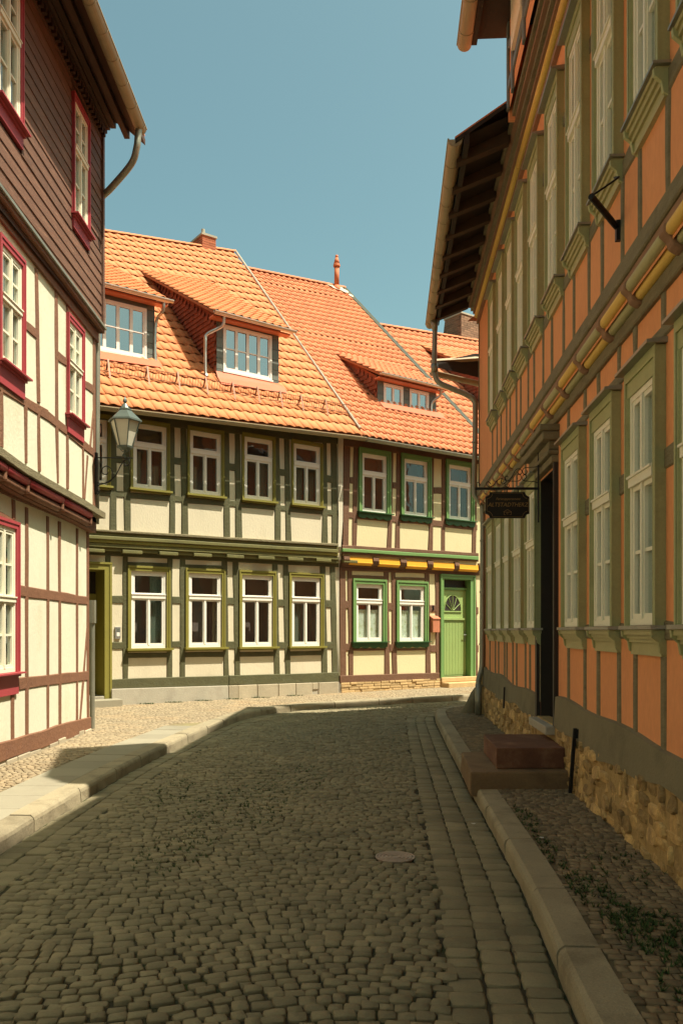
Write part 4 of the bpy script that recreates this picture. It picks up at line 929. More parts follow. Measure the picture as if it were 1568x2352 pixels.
def text_obj(name, body_, size, fac, s, z, o, m, parent=None, flip=False, shear=0, ext=.003, xs=1, axes=None):
    cu = bpy.data.curves.new(name, 'FONT'); cu.body = body_; cu.size = size; cu.align_x = 'CENTER'; cu.align_y = 'CENTER'; cu.extrude = ext; cu.shear = shear; cu.resolution_u = 3
    t = bpy.data.objects.new('tmp', cu); COL.objects.link(t); dg = bpy.context.evaluated_depsgraph_get(); me = bpy.data.meshes.new_from_object(t.evaluated_get(dg)); bpy.data.objects.remove(t)
    me.name = name; me.materials.clear(); me.materials.append(m); o_ = bpy.data.objects.new(name, me); COL.objects.link(o_)
    if axes: X, Y, Z, P = axes
    else: X = Vector((fac.dx, fac.dy, 0)); Y = Vector((0, 0, 1)); Z = Vector((fac.nx, fac.ny, 0)); P = fac.pt(s, z, o)
    M4 = Matrix.Identity(4)
    for k, v in enumerate((X * xs, Y, Z)):
        for w2 in range(3): M4[w2][k] = v[w2]
    if parent is not None: o_.parent = parent; M4.translation = P - WL[parent]
    else: M4.translation = P
    o_.matrix_basis = M4; WL[o_] = P; return o_
hn = text_obj('house_number', '3', .17, G, *G.hit(C5x(1008), V5(610), .03), .03, M['iron'], ext=.006); tag(hn, 'small dark number 3 on brown post above letterbox', 'house number')
# roof of the brown house
eB = (G.hit(832, 1001, .6), G.hit(1103, 1047, .6)); rB = (G.hit(569, 618, -6.4), G.hit(789, 662, -6.4)); RB = Roof(G, .6, -6.4, eB, rB)
seR = G.S(1140, .6); 
# right verge measured at three places
vs = [RB.solve(*p) for p in ((791, 664), (871, 745), (954, 850), (1096, 987))]
bv = [((.6 - v[0]) / 7.0, v[1]) for v in vs]; A_ = np.polyfit([b for b, s in bv], [s for b, s in bv], 1)
bs0 = lambda b: se1 + .03 + shG * b; bs1 = lambda b: A_[0] * b + A_[1]
bro = link('roof', deckmesh(RB, bs0, bs1), M['deck'], bh)
q = MB(); q.add([RB.P(bs0(1), 1), RB.P(bs1(1), 1), G.pt(bs1(1), 6, -13.4), G.pt(bs0(0), 6, -13.4)], [(0, 1, 2, 3)]); link('roof_back', q, M['tileB'], bh)
tB = lay_tiles(RB, bs0, bs1, .205, .285, None); tTB = tile_temp(.205, .285, .022, .018, 5)
spread('roof_tile', [tTB], tB, [0] * len(tB), M['tileB'], bro, 260, True)
ridge_caps(RB, bs0(1) + .0, bs1(1), M['tileB'], bro, .36, .11)
q = MB()
for i in range(16):
    a, b = RB.P(bs1(i / 16) + .0, i / 16, .07), RB.P(bs1((i + 1.03) / 16) + .0, (i + 1.03) / 16, .065); sd_ = Vector((G.dx, G.dy, 0)) * .10
    q.add([a - sd_, a + sd_, b + sd_, b - sd_, a - sd_ - Vector((0, 0, .05)), a + sd_ - Vector((0, 0, .05)), b + sd_ - Vector((0, 0, .05)), b - sd_ - Vector((0, 0, .05))], [(0, 1, 2, 3), (0, 4, 5, 1), (1, 5, 6, 2), (3, 2, 6, 7), (0, 3, 7, 4)])
link('verge_strip', q, M['lead'], bro)
q = MB(); gutter(q, G.pt(se1 + .05, RB.z(se1, .66) - .02, .68), G.pt(11.5, RB.z(11.5, .66) - .02, .68), .062, .8); link('gutter', q, M['zinc'], bh)
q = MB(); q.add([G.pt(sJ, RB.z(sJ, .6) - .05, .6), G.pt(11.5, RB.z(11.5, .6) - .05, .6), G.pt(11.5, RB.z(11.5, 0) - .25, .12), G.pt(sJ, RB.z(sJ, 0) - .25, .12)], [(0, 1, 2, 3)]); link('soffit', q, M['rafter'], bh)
# brown house dormer
of3 = RB.solve(866, 921)[0]; s0, s1 = G.S(866, of3), G.S(1001, of3)
zw3 = (G.Z(902, 932, of3) + G.Z(961, 941, of3)) / 2, (G.Z(902, 885, of3) + G.Z(961, 896, of3)) / 2
ob3 = RB.solve(745, 806)[0]; ze3 = G.Z(870.7, 858, of3 + .28) + .06
dm3, R3 = dormer(bh, G, RB, s0, s1, of3, ze3, ob3, [(G.S(880, of3), G.S(924.5, of3), *zw3), (G.S(939.7, of3), G.S(983.3, of3), *zw3)], 'slate', 'tileB', .19, .27, side=.10, wlook=(2, 0), ntile=20,
    pipe=[(s1 - .05, ze3 - .08, of3 + .26), (s1 - .05, ze3 - .25, of3 + .2), (s1 - .2, ze3 - .45, of3 + .05), (s1 - .2, ze3 - .9, of3 + .05)])
# vent pipe
vo, vs_, vz = RB.solve(773, 664); q = MB(); p = G.pt(vs_, vz, vo)
Hh = (664 - 586) / F * p.y
for (z0_, z1_, r0, r1) in ((-.1, .12, .15, .10), (.12, Hh * .68, .085, .08), (Hh * .66, Hh * .70, .11, .12), (Hh * .70, Hh * .74, .12, .105), (Hh * .74, Hh * .93, .105, .05), (Hh * .93, Hh, .05, .05)):
    tube(q, [p + Vector((0, 0, z0_)), p + Vector((0, 0, z1_))], r0, 14, r1=r1)
vp = link('vent_pipe', q, M['terra'], bh, True)
q = MB(); 
for (ds, db, sz) in ((0, 0, .26), (.22, -.02, .16), (-.22, .01, .15), (.34, -.05, .1)):
    b0 = (.6 - vo) / 7.0 + db; k = len(q.v)
    for j in range(7): a_ = j * math.tau / 7; q.v.append(tuple(RB.P(vs_ + ds + sz * math.cos(a_) * random.uniform(.8, 1.2), min(1, b0 + sz / 9.6 * math.sin(a_) * random.uniform(.7, 1.3)), .085)))
    q.f.append(tuple(k + j for j in range(7)))
link('mortar_flashing', q, M['mortar'], vp)

# ================================================================== THIRD HOUSE BEHIND
th = house('tiled_house', tuple(G.pt(14, .1, 0)), 'orange roofed house farthest along the street with stepped old brick chimney')
oR = -5.6
eT = (G.hit(1103, 1052, .6), G.hit(1140, 1057, .6)); zt0 = G.Z(871, 747, -5.4), G.Z(1098, 784, -5.4)
RT = Roof(G, .6, -5.4, ((10, eT[0][1] + .0), (18, eT[0][1] + .0)), ((G.S(871, -5.4), zt0[0]), (G.S(1098, -5.4), zt0[1])))
ts0 = lambda b: A_[0] * b * 6 / 7.0 + A_[1] + .1; ts1 = lambda b: 19.0
tro = link('roof', deckmesh(RT, ts0, ts1), M['deck'], th)
tT3 = tile_temp(.25, .36, .022, .018)
tt_ = lay_tiles(RT, ts0, lambda b: 18.9, .25, .36); spread('roof_tile', [tT3], tt_, [0] * len(tt_), M['tileB'], tro, 150, True)
ridge_caps(RT, ts0(1), 17, M['tileB'], tro, .36, .11)
mb = MB(); wall_cells(mb, GU, sE, 19, .1, 6.35, []); body(mb, G, sE, 19, .1, 6.0, -.62, -9); link('wall', mb, M['plG'], th)
of4 = RT.solve(1062, 935)[0] if False else -1.6; s4 = G.S(1050, of4)
ob4 = RT.solve(965, 791)[0]; s4 = RT.solve(965, 791)[1]; ze4 = RT.z(s4, -.9) + 1.35
dm4, R4 = dormer(th, G, RT, s4, s4 + 3.0, -.9, ze4, ob4, [(s4 + .6, s4 + 1.4, ze4 - 1.1, ze4 - .25)], 'slate', 'tileG', .24, .33, side=.12, wlook=(2, 0))
c, *_ = chimney(th, 1021, 1059, 1097, 722, 719, 724, G, -5.4, G.Z(1059, 776, -5.4) - .35, M['brickO'], taper=.10, rows=.085)

# ================================================================== LEFT HOUSE
lh = house('timber_framed_house', (-3.9, 8, .1), 'tall cream house with reddish brown timbers, crimson window casings and brown boarded top storey')
YN = -14.2                                              # near end, behind the camera
px = lambda cx: cx * .2929
p2 = lambda cy: 505.2 + cy * .2929
p3 = lambda cy: 1148.2 + cy * .2929
Tw = [(-1.29, -.72, 7.10, 8.62), (-3.71, -3.13, 7.10, 8.62)] + [(-3.71 - 2.42 * k, -3.13 - 2.42 * k, 7.10, 8.62) for k in (1, 2, 3, 4)]
Mw = [(-1.27, -.71, 4.47, 5.72), (-3.44, -2.87, 4.47, 5.72)] + [(-3.44 - 2.2 * k, -2.87 - 2.2 * k, 4.47, 5.72) for k in (1, 2, 3, 4)]
Gw = [(-3.40, -2.80, 1.14, 2.76)] + [(-3.40 - 2.2 * k, -2.80 - 2.2 * k, 1.14, 2.76) for k in (1, 2, 3, 4)]
mb = MB(); wall_cells(mb, L, YN, 0, .1, 3.6, Gw); link('ground_floor_wall', mb, M['plL'], lh)
mb = MB(); wall_cells(mb, L1, YN, .02, 3.2, 6.3, Mw); link('middle_wall', mb, M['plL'], lh)
mb = MB(); wall_cells(mb, L2, YN, .04, 6.0, 9.3, Tw, -.015); body(mb, L, YN, .0, .1, 9.2, -.62, -9); link('upper_wall', mb, M['soffitL'], lh)
# far gable side of the three storeys
mb = MB(); fbox(mb, L, -.01, 0, .1, 3.4, -.7, 0); fbox(mb, L1, -.01, .02, 3.4, 6.1, -.8, 0); link('gable_wall', mb, M['plL'], lh)
six = [(0, .56, 2, 1), (.56, 1, 2, 1)]
cL = dict(w=.058, t=.08, o=.035, m='red', lip=.010); sL = dict(e=.10, o=.105, t=.022, m='red')
aprL = dict(e=.06, o=.04, h=.30, m='red', profile=[(.03, .055, .015), (.19, .032, 0)])
cur = [('curtain', .0, 1, .02, 0, 1)]
for i, q in enumerate(Tw): window(L2, lh, *q, [(0, .6, 2, 1), (.6, 1, 2, 1)], 'cream', of=.02, ft=.045, lt=.032, casing=cL, sill=sL, apron=dict(aprL, profile=[(.03, .055, .015), (.13, .032, 0)]), curtain=cur)
for i, q in enumerate(Mw): window(L1, lh, *q, six, 'cream', of=.015, ft=.045, lt=.032, casing=cL, sill=sL, apron=aprL, curtain=cur)
for i, q in enumerate(Gw): window(L, lh, *q, [(0, .5, 2, 1), (.5, 1, 2, 1)], 'cream', of=.015, ft=.045, lt=.032, casing=dict(cL, w=.08), sill=sL, apron=dict(aprL, profile=[(.03, .055, .015), (.20, .032, 0)]), curtain=cur)
# boards of the top storey
z = 6.10; bh_ = .152
while z < 9.25:
    ins = []
    for (a, b, c, d) in Tw:
        if z < d + .09 and z + bh_ > c - .22: ins.append((a - .07, b + .07))
    cur_ = YN + 6; ivs = []
    for a, b in sorted(ins):
        if a > cur_: ivs.append((cur_, a))
        cur_ = max(cur_, b)
    ivs.append((cur_, .05))
    for a, b in ivs:
        if b - a < .02: continue
        mb = MB(); n = max(1, int((b - a) / .8)); 
        tl = random.uniform(-.004, .004); lo = random.uniform(.009, .014)
        for i in range(n + 1):
            s = a + (b - a) * i / n; j = random.uniform(-.003, .003)
            for (zz, o) in ((z + .004 + j, -.01), (z + .004 + j, lo), (z + bh_ * .80 + j, lo - .008 + tl * .3), (z + bh_ * .84, .000), (z + bh_ + .012, .001), (z + bh_ + .012, -.01)): mb.v.append(tuple(L2.pt(s, zz, o)))
        for i in range(n):
            for j in range(5): a0 = i * 6 + j; mb.f.append((a0, a0 + 6, a0 + 7, a0 + 1))
        mb.f.append((0, 1, 2, 3, 4, 5)); mb.f.append(tuple(n * 6 + j for j in (5, 4, 3, 2, 1, 0)))
        link('board', mb, M['board'], lh)
    z += bh_
mb = MB(); fbox(mb, L2, -.02, .06, 6.1, 9.2, -.05, .035); link('corner_board', mb, M['board'], lh)
# first jetty: lead coloured moulding, frieze below
zA, zB = L2.Z(58.6, 505, .06), L2.Z(237, 748, .06)
zz = lambda s: interp((L2.S(58.6, .06), zA), (0, zB), s)
def sloped(name, fac, s0, s1, zf, h, o0, o1, m, parent, n=14, jit=.003):
    mb = MB()
    for i in range(n + 1):
        s = s0 + (s1 - s0) * i / n; z_ = zf(s) + random.uniform(-jit, jit); mb.v += [tuple(fac.pt(s, z_ - h, o0)), tuple(fac.pt(s, z_ - h, o1)), tuple(fac.pt(s, z_, o1)), tuple(fac.pt(s, z_, o0))]
    for i in range(n):
        for j in range(4): a0 = i * 4 + j; a1 = i * 4 + (j + 1) % 4; mb.f.append((a0, a0 + 4, a1 + 4, a1))
    mb.f += [(0, 1, 2, 3), tuple(n * 4 + j for j in (3, 2, 1, 0))]; return link(name, mb, m, parent)
sloped('jetty_moulding', L2, YN, .06, lambda s: zz(s) + .03, .035, -.1, .065, M['zinc'], lh)
sloped('jetty_moulding', L2, YN, .05, lambda s: zz(s) - .005, .05, -.1, .035, M['tmL'], lh)
sloped('frieze_board', L1, YN, .03, lambda s: zz(s) - .05, .15, -.02, .035, M['tmL'], lh)
# middle storey timbers (measured outlines)
for (a, b, yt, c, d, yb) in ((278, 301, 385, 296, 322, 1430), (434, 457, 540, 441, 460, 1560), (524, 541, 640, 524, 540, 1640), (734, 752, 860, 734, 752, 2270),
                             (195, 217, 1400, 201, 220, 1905), (298, 316, 1500, 304, 326, 1970), (440, 460, 1600, 455, 466, 2065), (525, 541, 1660, 527, 544, 2110), (650, 663, 1760, 652, 664, 2185), (5, 27, 1280, 8, 33, 1780)):
    vpost(L1, lh, M['tmL'], px(a), px(b), p2(yt), px(c), px(d), p2(yb), o1=.014)
for (a, b, c, d) in (((px(736), p2(1500)), (px(712), p2(1790)), .05, 0), ((px(692), p2(1850)), (px(668), p2(2190)), .05, 0)):
    timber('brace', L1, L1.hit(*b, .014), L1.hit(*a, .014), .06, 0, .014, M['tmL'], lh)
for (x0, ya, yb, x1, yc, yd) in ((200, 775, 855, 292, 852, 935), (455, 1022, 1100, 530, 1082, 1150), (660, 1250, 1312, 740, 1298, 1368), (0, 1262, 1335, 380, 1490, 1575), (370, 1484, 1568, 748, 1800, 1865)):
    hrail(L1, lh, M['tmL'], px(x0), p2(ya), p2(yb), px(x1), p2(yc), p2(yd), o1=.013)
for k in (1, 2, 3):
    for s in (-3.44 - 2.2 * k - .5, -2.87 - 2.2 * k + .3, -2.87 - 2.2 * k + .9):
        timber('timber_post', L1, (s, 3.6), (s, 5.95), .11, 0, .014, M['tmL'], lh)
timber('timber_rail', L1, (YN, 4.2), (-3.9, 4.22), .2, 0, .014, M['tmL'], lh)
# second jetty: lead cap, crimson rolls, brown logs
zc0, zc1 = L1.Z(0, 1024, .12), L1.Z(218, 1171, .12)
zk = lambda s: interp((L1.S(0, .12), zc0), (0, zc1), s) + .03 * math.sin((s + 1.7) * 1.1) * (1 if s > -4 else 0)
sloped('jetty_cap', L1, YN, .04, zk, .085, -.1, .13, M['beamR'], lh)
js = [L1.S(px(c), .09) for c in (60, 236, 506, 726)]; js = [YN + 2, js[0] - 1.8, js[0] - .9] + js
for a, b in zip(js[:-1], js[1:]):
    mb = MB(); tube(mb, [L1.pt(a + .015 + (b - a - .03) * i / 3, zk(a + (b - a) * i / 3) - .135, .055) for i in range(4)], .048, 10); link('crimson_roll', mb, M['red'], lh, True)
    mb = MB(); tube(mb, [L1.pt(a + .03 + (b - a - .05) * i / 3, zk(a + (b - a) * i / 3) - .235, .01) for i in range(4)], .052, 8); link('brown_roll', mb, M['tmL'], lh, True)
for a in js[1:]:
    mb = MB(); fbox(mb, L1, a - .045, a + .02, zk(a) - .27, zk(a) - .08, -.1, .085); link('beam_end', mb, M['tmL'], lh, bevel=.02)
sloped('jetty_beam', L1, YN, .02, lambda s: zk(s) - .08, .22, -.12, .0, M['tmL'], lh)
sloped('top_plate', L, YN, .02, lambda s: 3.10 + (zk(s) - 3.37) * .35 + .15, .17, -.02, .03, M['tmL'], lh, 10)
# ground floor timbers
for (a, b, yt, c, d, yb) in ((100, 126, 0, 100, 126, 150), (92, 116, 1495, 92, 116, 1880), (205, 226, 60, 205, 227, 1850), (370, 389, 130, 374, 391, 1815), (461, 480, 170, 467, 485, 1790), (602, 616, 225, 602, 615, 1755), (683, 700, 240, 687, 703, 1735)):
    vpost(L, lh, M['tmL'], px(a), px(b), p3(yt), px(c), px(d), p3(yb), o1=.014)
timber('brace', L, L.hit(px(630), p3(1750), .012), L.hit(px(692), p3(950), .012), .065, 0, .012, M['tmL'], lh)
for (x0, ya, yb, x1, yc, yd) in ((116, 662, 752, 695, 758, 828), (112, 1392, 1497, 695, 1344, 1414), (-60, 55, 100, 112, 148, 192)):
    hrail(L, lh, M['tmL'], px(x0), p3(ya), p3(yb), px(x1), p3(yc), p3(yd), o1=.013, jit=.01)
timber('sill_beam', L, (-3.9, .29), (-.0, .235), .22, -.02, .03, M['tmL'], lh, .012); timber('sill_beam', L, (YN, .38), (-3.9, .3), .2, -.02, .03, M['tmL'], lh)
for k in (1, 2, 3):
    for s in (-3.4 - 2.2 * k - .3, -2.8 - 2.2 * k + .3, -2.8 - 2.2 * k + .9): timber('timber_post', L, (s, .4), (s, 3.1), .12, 0, .014, M['tmL'], lh)
timber('timber_rail', L, (YN, 1.0), (-3.5, 1.02), .18, 0, .013, M['tmL'], lh); timber('timber_rail', L, (YN, 2.1), (-3.5, 2.1), .16, 0, .013, M['tmL'], lh)
# rough plinth
mb = MB(); fbox(mb, L, YN, .0, .05, .22, -.1, .012); link('plinth_mortar', mb, M['concrete'], lh)
s = -4.5
while s < -.05:
    ln = random.uniform(.2, .4); mb = MB(); fbox(mb, L, s, min(s + ln - .012, 0), .05, .17 + random.uniform(-.02, .02), -.05, .02 + random.uniform(0, .03)); link('plinth_stone', mb, M['plinthG'], lh, bevel=.012); s += ln
# eaves: soffit, dentils, fascia, roof, gutter
zE = 8.86; oE = .80 - .18
mb = MB(); mb.add([L2.pt(YN, 9.20, 0), L2.pt(.05, 9.20, 0), L2.pt(.05, 9.05, .42), L2.pt(YN, 9.05, .42)], [(0, 1, 2, 3)])
mb.add([L2.pt(YN, 9.05, .42), L2.pt(.05, 9.05, .42), L2.pt(.18, 8.97, oE - .04), L2.pt(YN, 8.97, oE - .04)], [(0, 1, 2, 3)]); link('soffit', mb, M['soffitL'], lh)
for k, (z0, z1, o) in enumerate(((8.98, 9.04, .05), (9.04, 9.10, .09), (9.08, 9.18, .17), (8.96, 9.06, .36))):
    mb = MB(); fbox(mb, L2, YN, .05 + o * .3, z0, z1, o - .06, o + .02); link('cornice_board', mb, M['soffitL'], lh)
me = None
for i in range(48):
    s = .0 - i * .115; q = MB(); fbox(q, L2, s - .055, s, 8.89, 8.975, .0, .065)
    if me is None: o_ = link('dentil', q, M['soffitL'], lh); me = o_; base = s
    else:
        o2 = me.copy(); COL.objects.link(o2); o2.parent = lh; o2.location = me.location + Vector((0, (s - base), 0))
RLf = Roof(L2, oE, -4.2, ((YN, 8.93), (.3, 8.95)), ((YN, 13.2), (.3, 13.2)))
link('roof', deckmesh(RLf, lambda b: YN, lambda b: .12, th=.09), M['soffitL'], lh); link('roof_covering', deckmesh(RLf, lambda b: YN, lambda b: .10, th=.02, dz=.03), M['tileB'], lh)
q = MB(); q.add([RLf.P(YN, 1), RLf.P(.12, 1), L2.pt(.12, 9, -9), L2.pt(YN, 9, -9)], [(0, 1, 2, 3)]); q.add([L2.pt(.0, 9.0, -9), L2.pt(.0, 9.0, .1), L2.pt(0, 13.1, -4.2)], [(0, 1, 2)]); link('roof_back', q, M['tileB'], lh)
q = MB(); gutter(q, L2.pt(YN, 8.90, oE + .02), L2.pt(-.22, 8.87, oE + .02), .078, .47); link('gutter', q, M['gutL'], lh)
def LP(x, y, o): s, z = L2.hit(x, y, o); return L2.pt(s, z, o)
q = MB(); tube(q, smoothpath([L2.pt(-.33, 8.85, oE + .02), L2.pt(-.33, 8.70, oE), L2.pt(-.32, 8.55, oE - .02), L2.pt(-.24, 8.36, oE - .12), L2.pt(.0, 8.14, .14), L2.pt(.10, 8.06, -.02), L2.pt(.13, 7.9, -.08), L2.pt(.13, 3.2, -.12)], 6), .048, 10); link('downpipe', q, M['zinc'], lh, True)
# pipe foot at the corner
q = MB(); tube(q, [L.pt(.09, 2.05, .02), L.pt(.09, .15, .02)], .036, 10); fbox(q, L, .045, .13, 1.72, 2.06, -.03, .065); ft_ = link('downpipe_foot', q, M['zinc'], lh)

# ---- wall lantern
ly = .16
lp = lambda x, z: Vector((x, 12.2 + ly - .16 - .0, z))
WY = 12.12; u2x = lambda x: (x - CX) / F * WY; y2z = lambda y: H + (HY - y) / F * WY
cxl = u2x(287); lam = empty('wall_lantern', (cxl, WY, y2z(1050)), 'grey green six sided street lantern on scrolled iron arm at corner of cream house', 'street lamp')
def hexring(r, z, c=(cxl, WY), rot=.0, n=6): return [(c[0] + r * math.cos(rot + math.tau * j / n), c[1] + r * math.sin(rot + math.tau * j / n), z) for j in range(n)]
rt, rb_ = .215, .105; zt, zb = y2z(968), y2z(1026)
def frust(mb, r0, z0, r1, z1, n=6, rot=0): 
    mb.add(hexring(r0, z0, rot=rot, n=n) + hexring(r1, z1, rot=rot, n=n), [(j, (j + 1) % n, n + (j + 1) % n, n + j) for j in range(n)] + [tuple(range(n))[::-1], tuple(range(n, 2 * n))])
q = MB(); frust(q, rt + .035, zt - .005, rt + .03, zt + .02); frust(q, rt + .02, zt + .02, .085, zt + .165); frust(q, .10, zt + .165, .095, zt + .185); frust(q, .075, zt + .185, .03, zt + .26, 10); frust(q, .022, zt + .26, .018, zt + .29, 8); frust(q, .034, zt + .29, .03, zt + .32, 8); frust(q, .03, zt + .32, .006, zt + .36, 8); link('lantern_roof', q, M['ironG'], lam)
q = MB()
for j in range(6):
    a_ = math.tau * j / 6; tube(q, [(cxl + rb_ * math.cos(a_), WY + rb_ * math.sin(a_), zb), (cxl + rt * math.cos(a_), WY + rt * math.sin(a_), zt)], .009, 5)
frust(q, rb_ + .015, zb - .02, rb_ + .02, zb + .005); frust(q, .05, zb - .045, .09, zb - .02); link('lantern_frame', q, M['ironG'], lam)
for j in range(6):
    a0, a1 = math.tau * j / 6, math.tau * (j + 1) / 6; q = MB()
    q.add([(cxl + r * math.cos(a_), WY + r * math.sin(a_), z_) for (r, a_, z_) in ((rb_ * .97, a0, zb), (rb_ * .97, a1, zb), (rt * .97, a1, zt), (rt * .97, a0, zt), (rb_ * .93, a0, zb), (rb_ * .93, a1, zb), (rt * .93, a1, zt), (rt * .93, a0, zt))], BOXF); link('glass_pane', q, M['lampglass'], lam)
q = MB(); tube(q, smoothpath([(cxl, WY, zb - .04), (cxl - .005, WY, zb - .09), (cxl - .03, WY, zb - .13), (cxl, WY, y2z(1047)), (cxl, WY, y2z(1052))], 5), .012, 6)
for d_ in (-.05, .05): tube(q, smoothpath([(cxl + d_ * 1.6, WY, zb - .01), (cxl + d_, WY, zb - .06), (cxl, WY, zb - .08)], 4), .006, 5)
link('lantern_stem', q, M['ironG'], lam)
xw = -3.585
q = MB(); tube(q, [(xw, WY, y2z(1051)), (u2x(305), WY, y2z(1052))], .009, 6)
P_ = lambda c, d: (u2x(px(c)), WY, y2z(p2(d)))
tube(q, smoothpath([P_(752, 2110), P_(775, 2130), P_(768, 2150), P_(755, 2130), P_(765, 2085), P_(830, 2060), P_(900, 2010), P_(950, 1920), P_(975, 1885), P_(1005, 1880), P_(1015, 1905), P_(995, 1925), P_(978, 1915), P_(975, 1895)], 6), .008, 6)
tube(q, smoothpath([P_(755, 2060), P_(830, 2065), P_(880, 2030), P_(880, 1965), P_(840, 1930), P_(805, 1945), P_(803, 1985), P_(835, 1995), P_(850, 1975)], 6), .007, 6)
link('scroll_bracket', q, M['iron'], lam)
q = MB(); wbox(q, -3.612, xw + .012, WY - .03, WY + .03, y2z(1135), y2z(1040)); link('wall_plate', q, M['iron'], lam)

# ================================================================== RIGHT HOUSE
rh = house('timber_framed_house', (3.5, 8, .1), 'long orange house with olive timbers and window boxes above golden rubble stone base')
SN = 28.0
Ro = .05
zc = lambda y, o: R.Z(1194, y, o)
zl2, zl1 = RL.Z(1194, 1072, .03), RL.Z(1194, 1040, .03)
zu1, zu0 = R.Z(1194, 966, .05), R.Z(1194, 991, .05)
low = [(1436, 1505.6), (1355.3, 1405.9), (1289.8, 1330), (1205, 1228.5), (1175.4, 1197), (1154, 1169), (1135.7, 1150.4), (1116.6, 1130)]
LWn = []
for a, b in low:
    s0, s1 = RL.S(a, .06), RL.S(b, .06); LWn.append((s0 + .075, s1 - .055))
dref = LWn[0][0] - LWn[1][0]
LWn = [(LWn[0][0] + dref * k, LWn[0][1] + dref * k) for k in (14, 12, 11, 10, 9, 8, 7, 6, 5, 4, 3, 2, 1) if LWn[0][1] + dref * k < SN - 1] + LWn
zs0, zs1 = 1.64, 3.22
ups = [R.S(x, .15) for x in (1484, 1386, 1315, 1260.8, 1217.6, 1186, 1161, 1140, 1120)]
ups = [ups[0] + .92 * k for k in range(18, 0, -1) if ups[0] + .92 * k < SN - 1] + ups
UWn = [(s - .60, s - .12) for s in ups]
zu_s, zu_t = 4.90, 6.62
rd0, rd1 = RL.S(1241), RL.S(1279); rz0, rz1 = .63, 3.30
mb = MB(); wall_cells(mb, RL, 0, SN, .1, zl1 + .05, [(a, b, zs0, zs1) for a, b in LWn] + [(rd0, rd1, rz0, rz1)]); link('ground_floor_wall', mb, M['orange'], rh)
mb = MB(); wall_cells(mb, R, 0, SN, zl1 - .05, 7.5, [(a, b, zu_s, zu_t) for a, b in UWn]); body(mb, R, .15, SN, .1, 7.4, -.75, -9); link('upper_wall', mb, M['orange'], rh)
cR = dict(w=.065, t=.17, o=.06, m='olR', lip=.012, ribs=1); sR = dict(e=.095, o=.105, t=.028, m='concrete')
aR = dict(e=.06, o=.05, h=.2, m='olRd', profile=[(.035, .082, .01), (.025, .062, .005), (.025, .045, 0), (.085, .028, 0)])
aU = dict(e=.06, o=.05, h=.2, m='olRd', profile=[(.03, .082, .01), (.035, .066, .005), (.035, .048, 0), (.07, .03, 0)])
def rwin(fac, a, b, z0, z1, rows, apr, sl_, k):
    w_ = window(fac, rh, a, b, z0, z1, rows, 'cream', of=.05, ft=.04, lt=.034, transom=.06, casing=dict(cR, b=.03), sill=sl_, apron=apr, curtain=[('curtain', 0, .98, .0, 0, 1)])
    q = MB(); zt_ = z1 + .17
    q.v = [tuple(fac.pt(s, z, o)) for s in (a - .10, b + .10) for (z, o) in ((zt_ + .004, -.01), (zt_ + .04, -.01), (zt_ + .024, .13), (zt_ + .004, .13))]; q.f = [(0, 1, 2, 3), (7, 6, 5, 4), (0, 4, 5, 1), (1, 5, 6, 2), (2, 6, 7, 3), (3, 7, 4, 0)]
    link('cap', q, M['zinc'], w_)
    for s in (a - .075, b + .045):                     # scroll brackets under the sill
        q = MB(); z_ = z0 - .035; P = [(z_, .0), (z_, .095), (z_ - .04, .09), (z_ - .075, .05), (z_ - .14, .038), (z_ - .165, .0)]; q.v = [tuple(fac.pt(t_, z, o)) for t_ in (s, s + .03) for (z, o) in P]; n = 6
        q.f = [(i, (i + 1) % n, n + (i + 1) % n, n + i) for i in range(n)] + [tuple(range(n))[::-1], tuple(range(n, 2 * n))]; link('bracket', q, M['olR'], w_)
    return w_
for k, (a, b) in enumerate(LWn): rwin(RL, a, b, zs0, zs1, [(0, .62, 2, 1), (.62, 1, 2, 0)], aR, sR, k)
for k, (a, b) in enumerate(UWn): rwin(R, a, b, zu_s, zu_t, [(0, .58, 2, 1), (.58, 1, 2, 0)], aU, dict(sR, m='zinc', t=.02), k)
# timbers
for (a, b) in LWn:
    for s in (a - .03, b + .03):
        timber('timber_post', RL, (s, .80), (s, zs0 - .2), .085, 0, .013, M['beamR'], rh, .006); timber('timber_post', RL, (s, zs1 + .2), (s, zl2 + .02), .08, 0, .013, M['beamR'], rh)
S_ = sorted(LWn)
for (a0, b0), (a1, b1) in zip(S_[:-1], S_[1:]):
    if b0 < rd0 < a1: continue
    for z_, h in ((2.68, .14), (1.60, .12)): timber('timber_rail', RL, (b0 + .06, z_), (a1 - .06, z_), h, 0, .012, M['beamR'], rh)
timber('timber_rail', RL, (.0, zs1 + .26), (rd0 - .2, zs1 + .26), .09, 0, .014, M['beamR'], rh); timber('timber_rail', RL, (rd1 + .2, zs1 + .26), (SN, zs1 + .26), .09, 0, .014, M['beamR'], rh, seg=20)
for (a, b) in UWn:
    for s in (a - .01, b + .05): timber('timber_post', R, (s, zu1 - .02), (s, zu_s - .16), .07, 0, .012, M['beamR'], rh)
S_ = sorted(UWn)
for (a0, b0), (a1, b1) in zip(S_[:-1], S_[1:]):
    for z_, h in ((6.32, .12), (4.80, .13)): timber('timber_rail', R, (b0 + .06, z_), (a1 - .06, z_), h, 0, .012, M['beamR'], rh)
timber('timber_post', R, (.04, zu1), (.04, 7.1), .09, 0, .012, M['beamR'], rh)
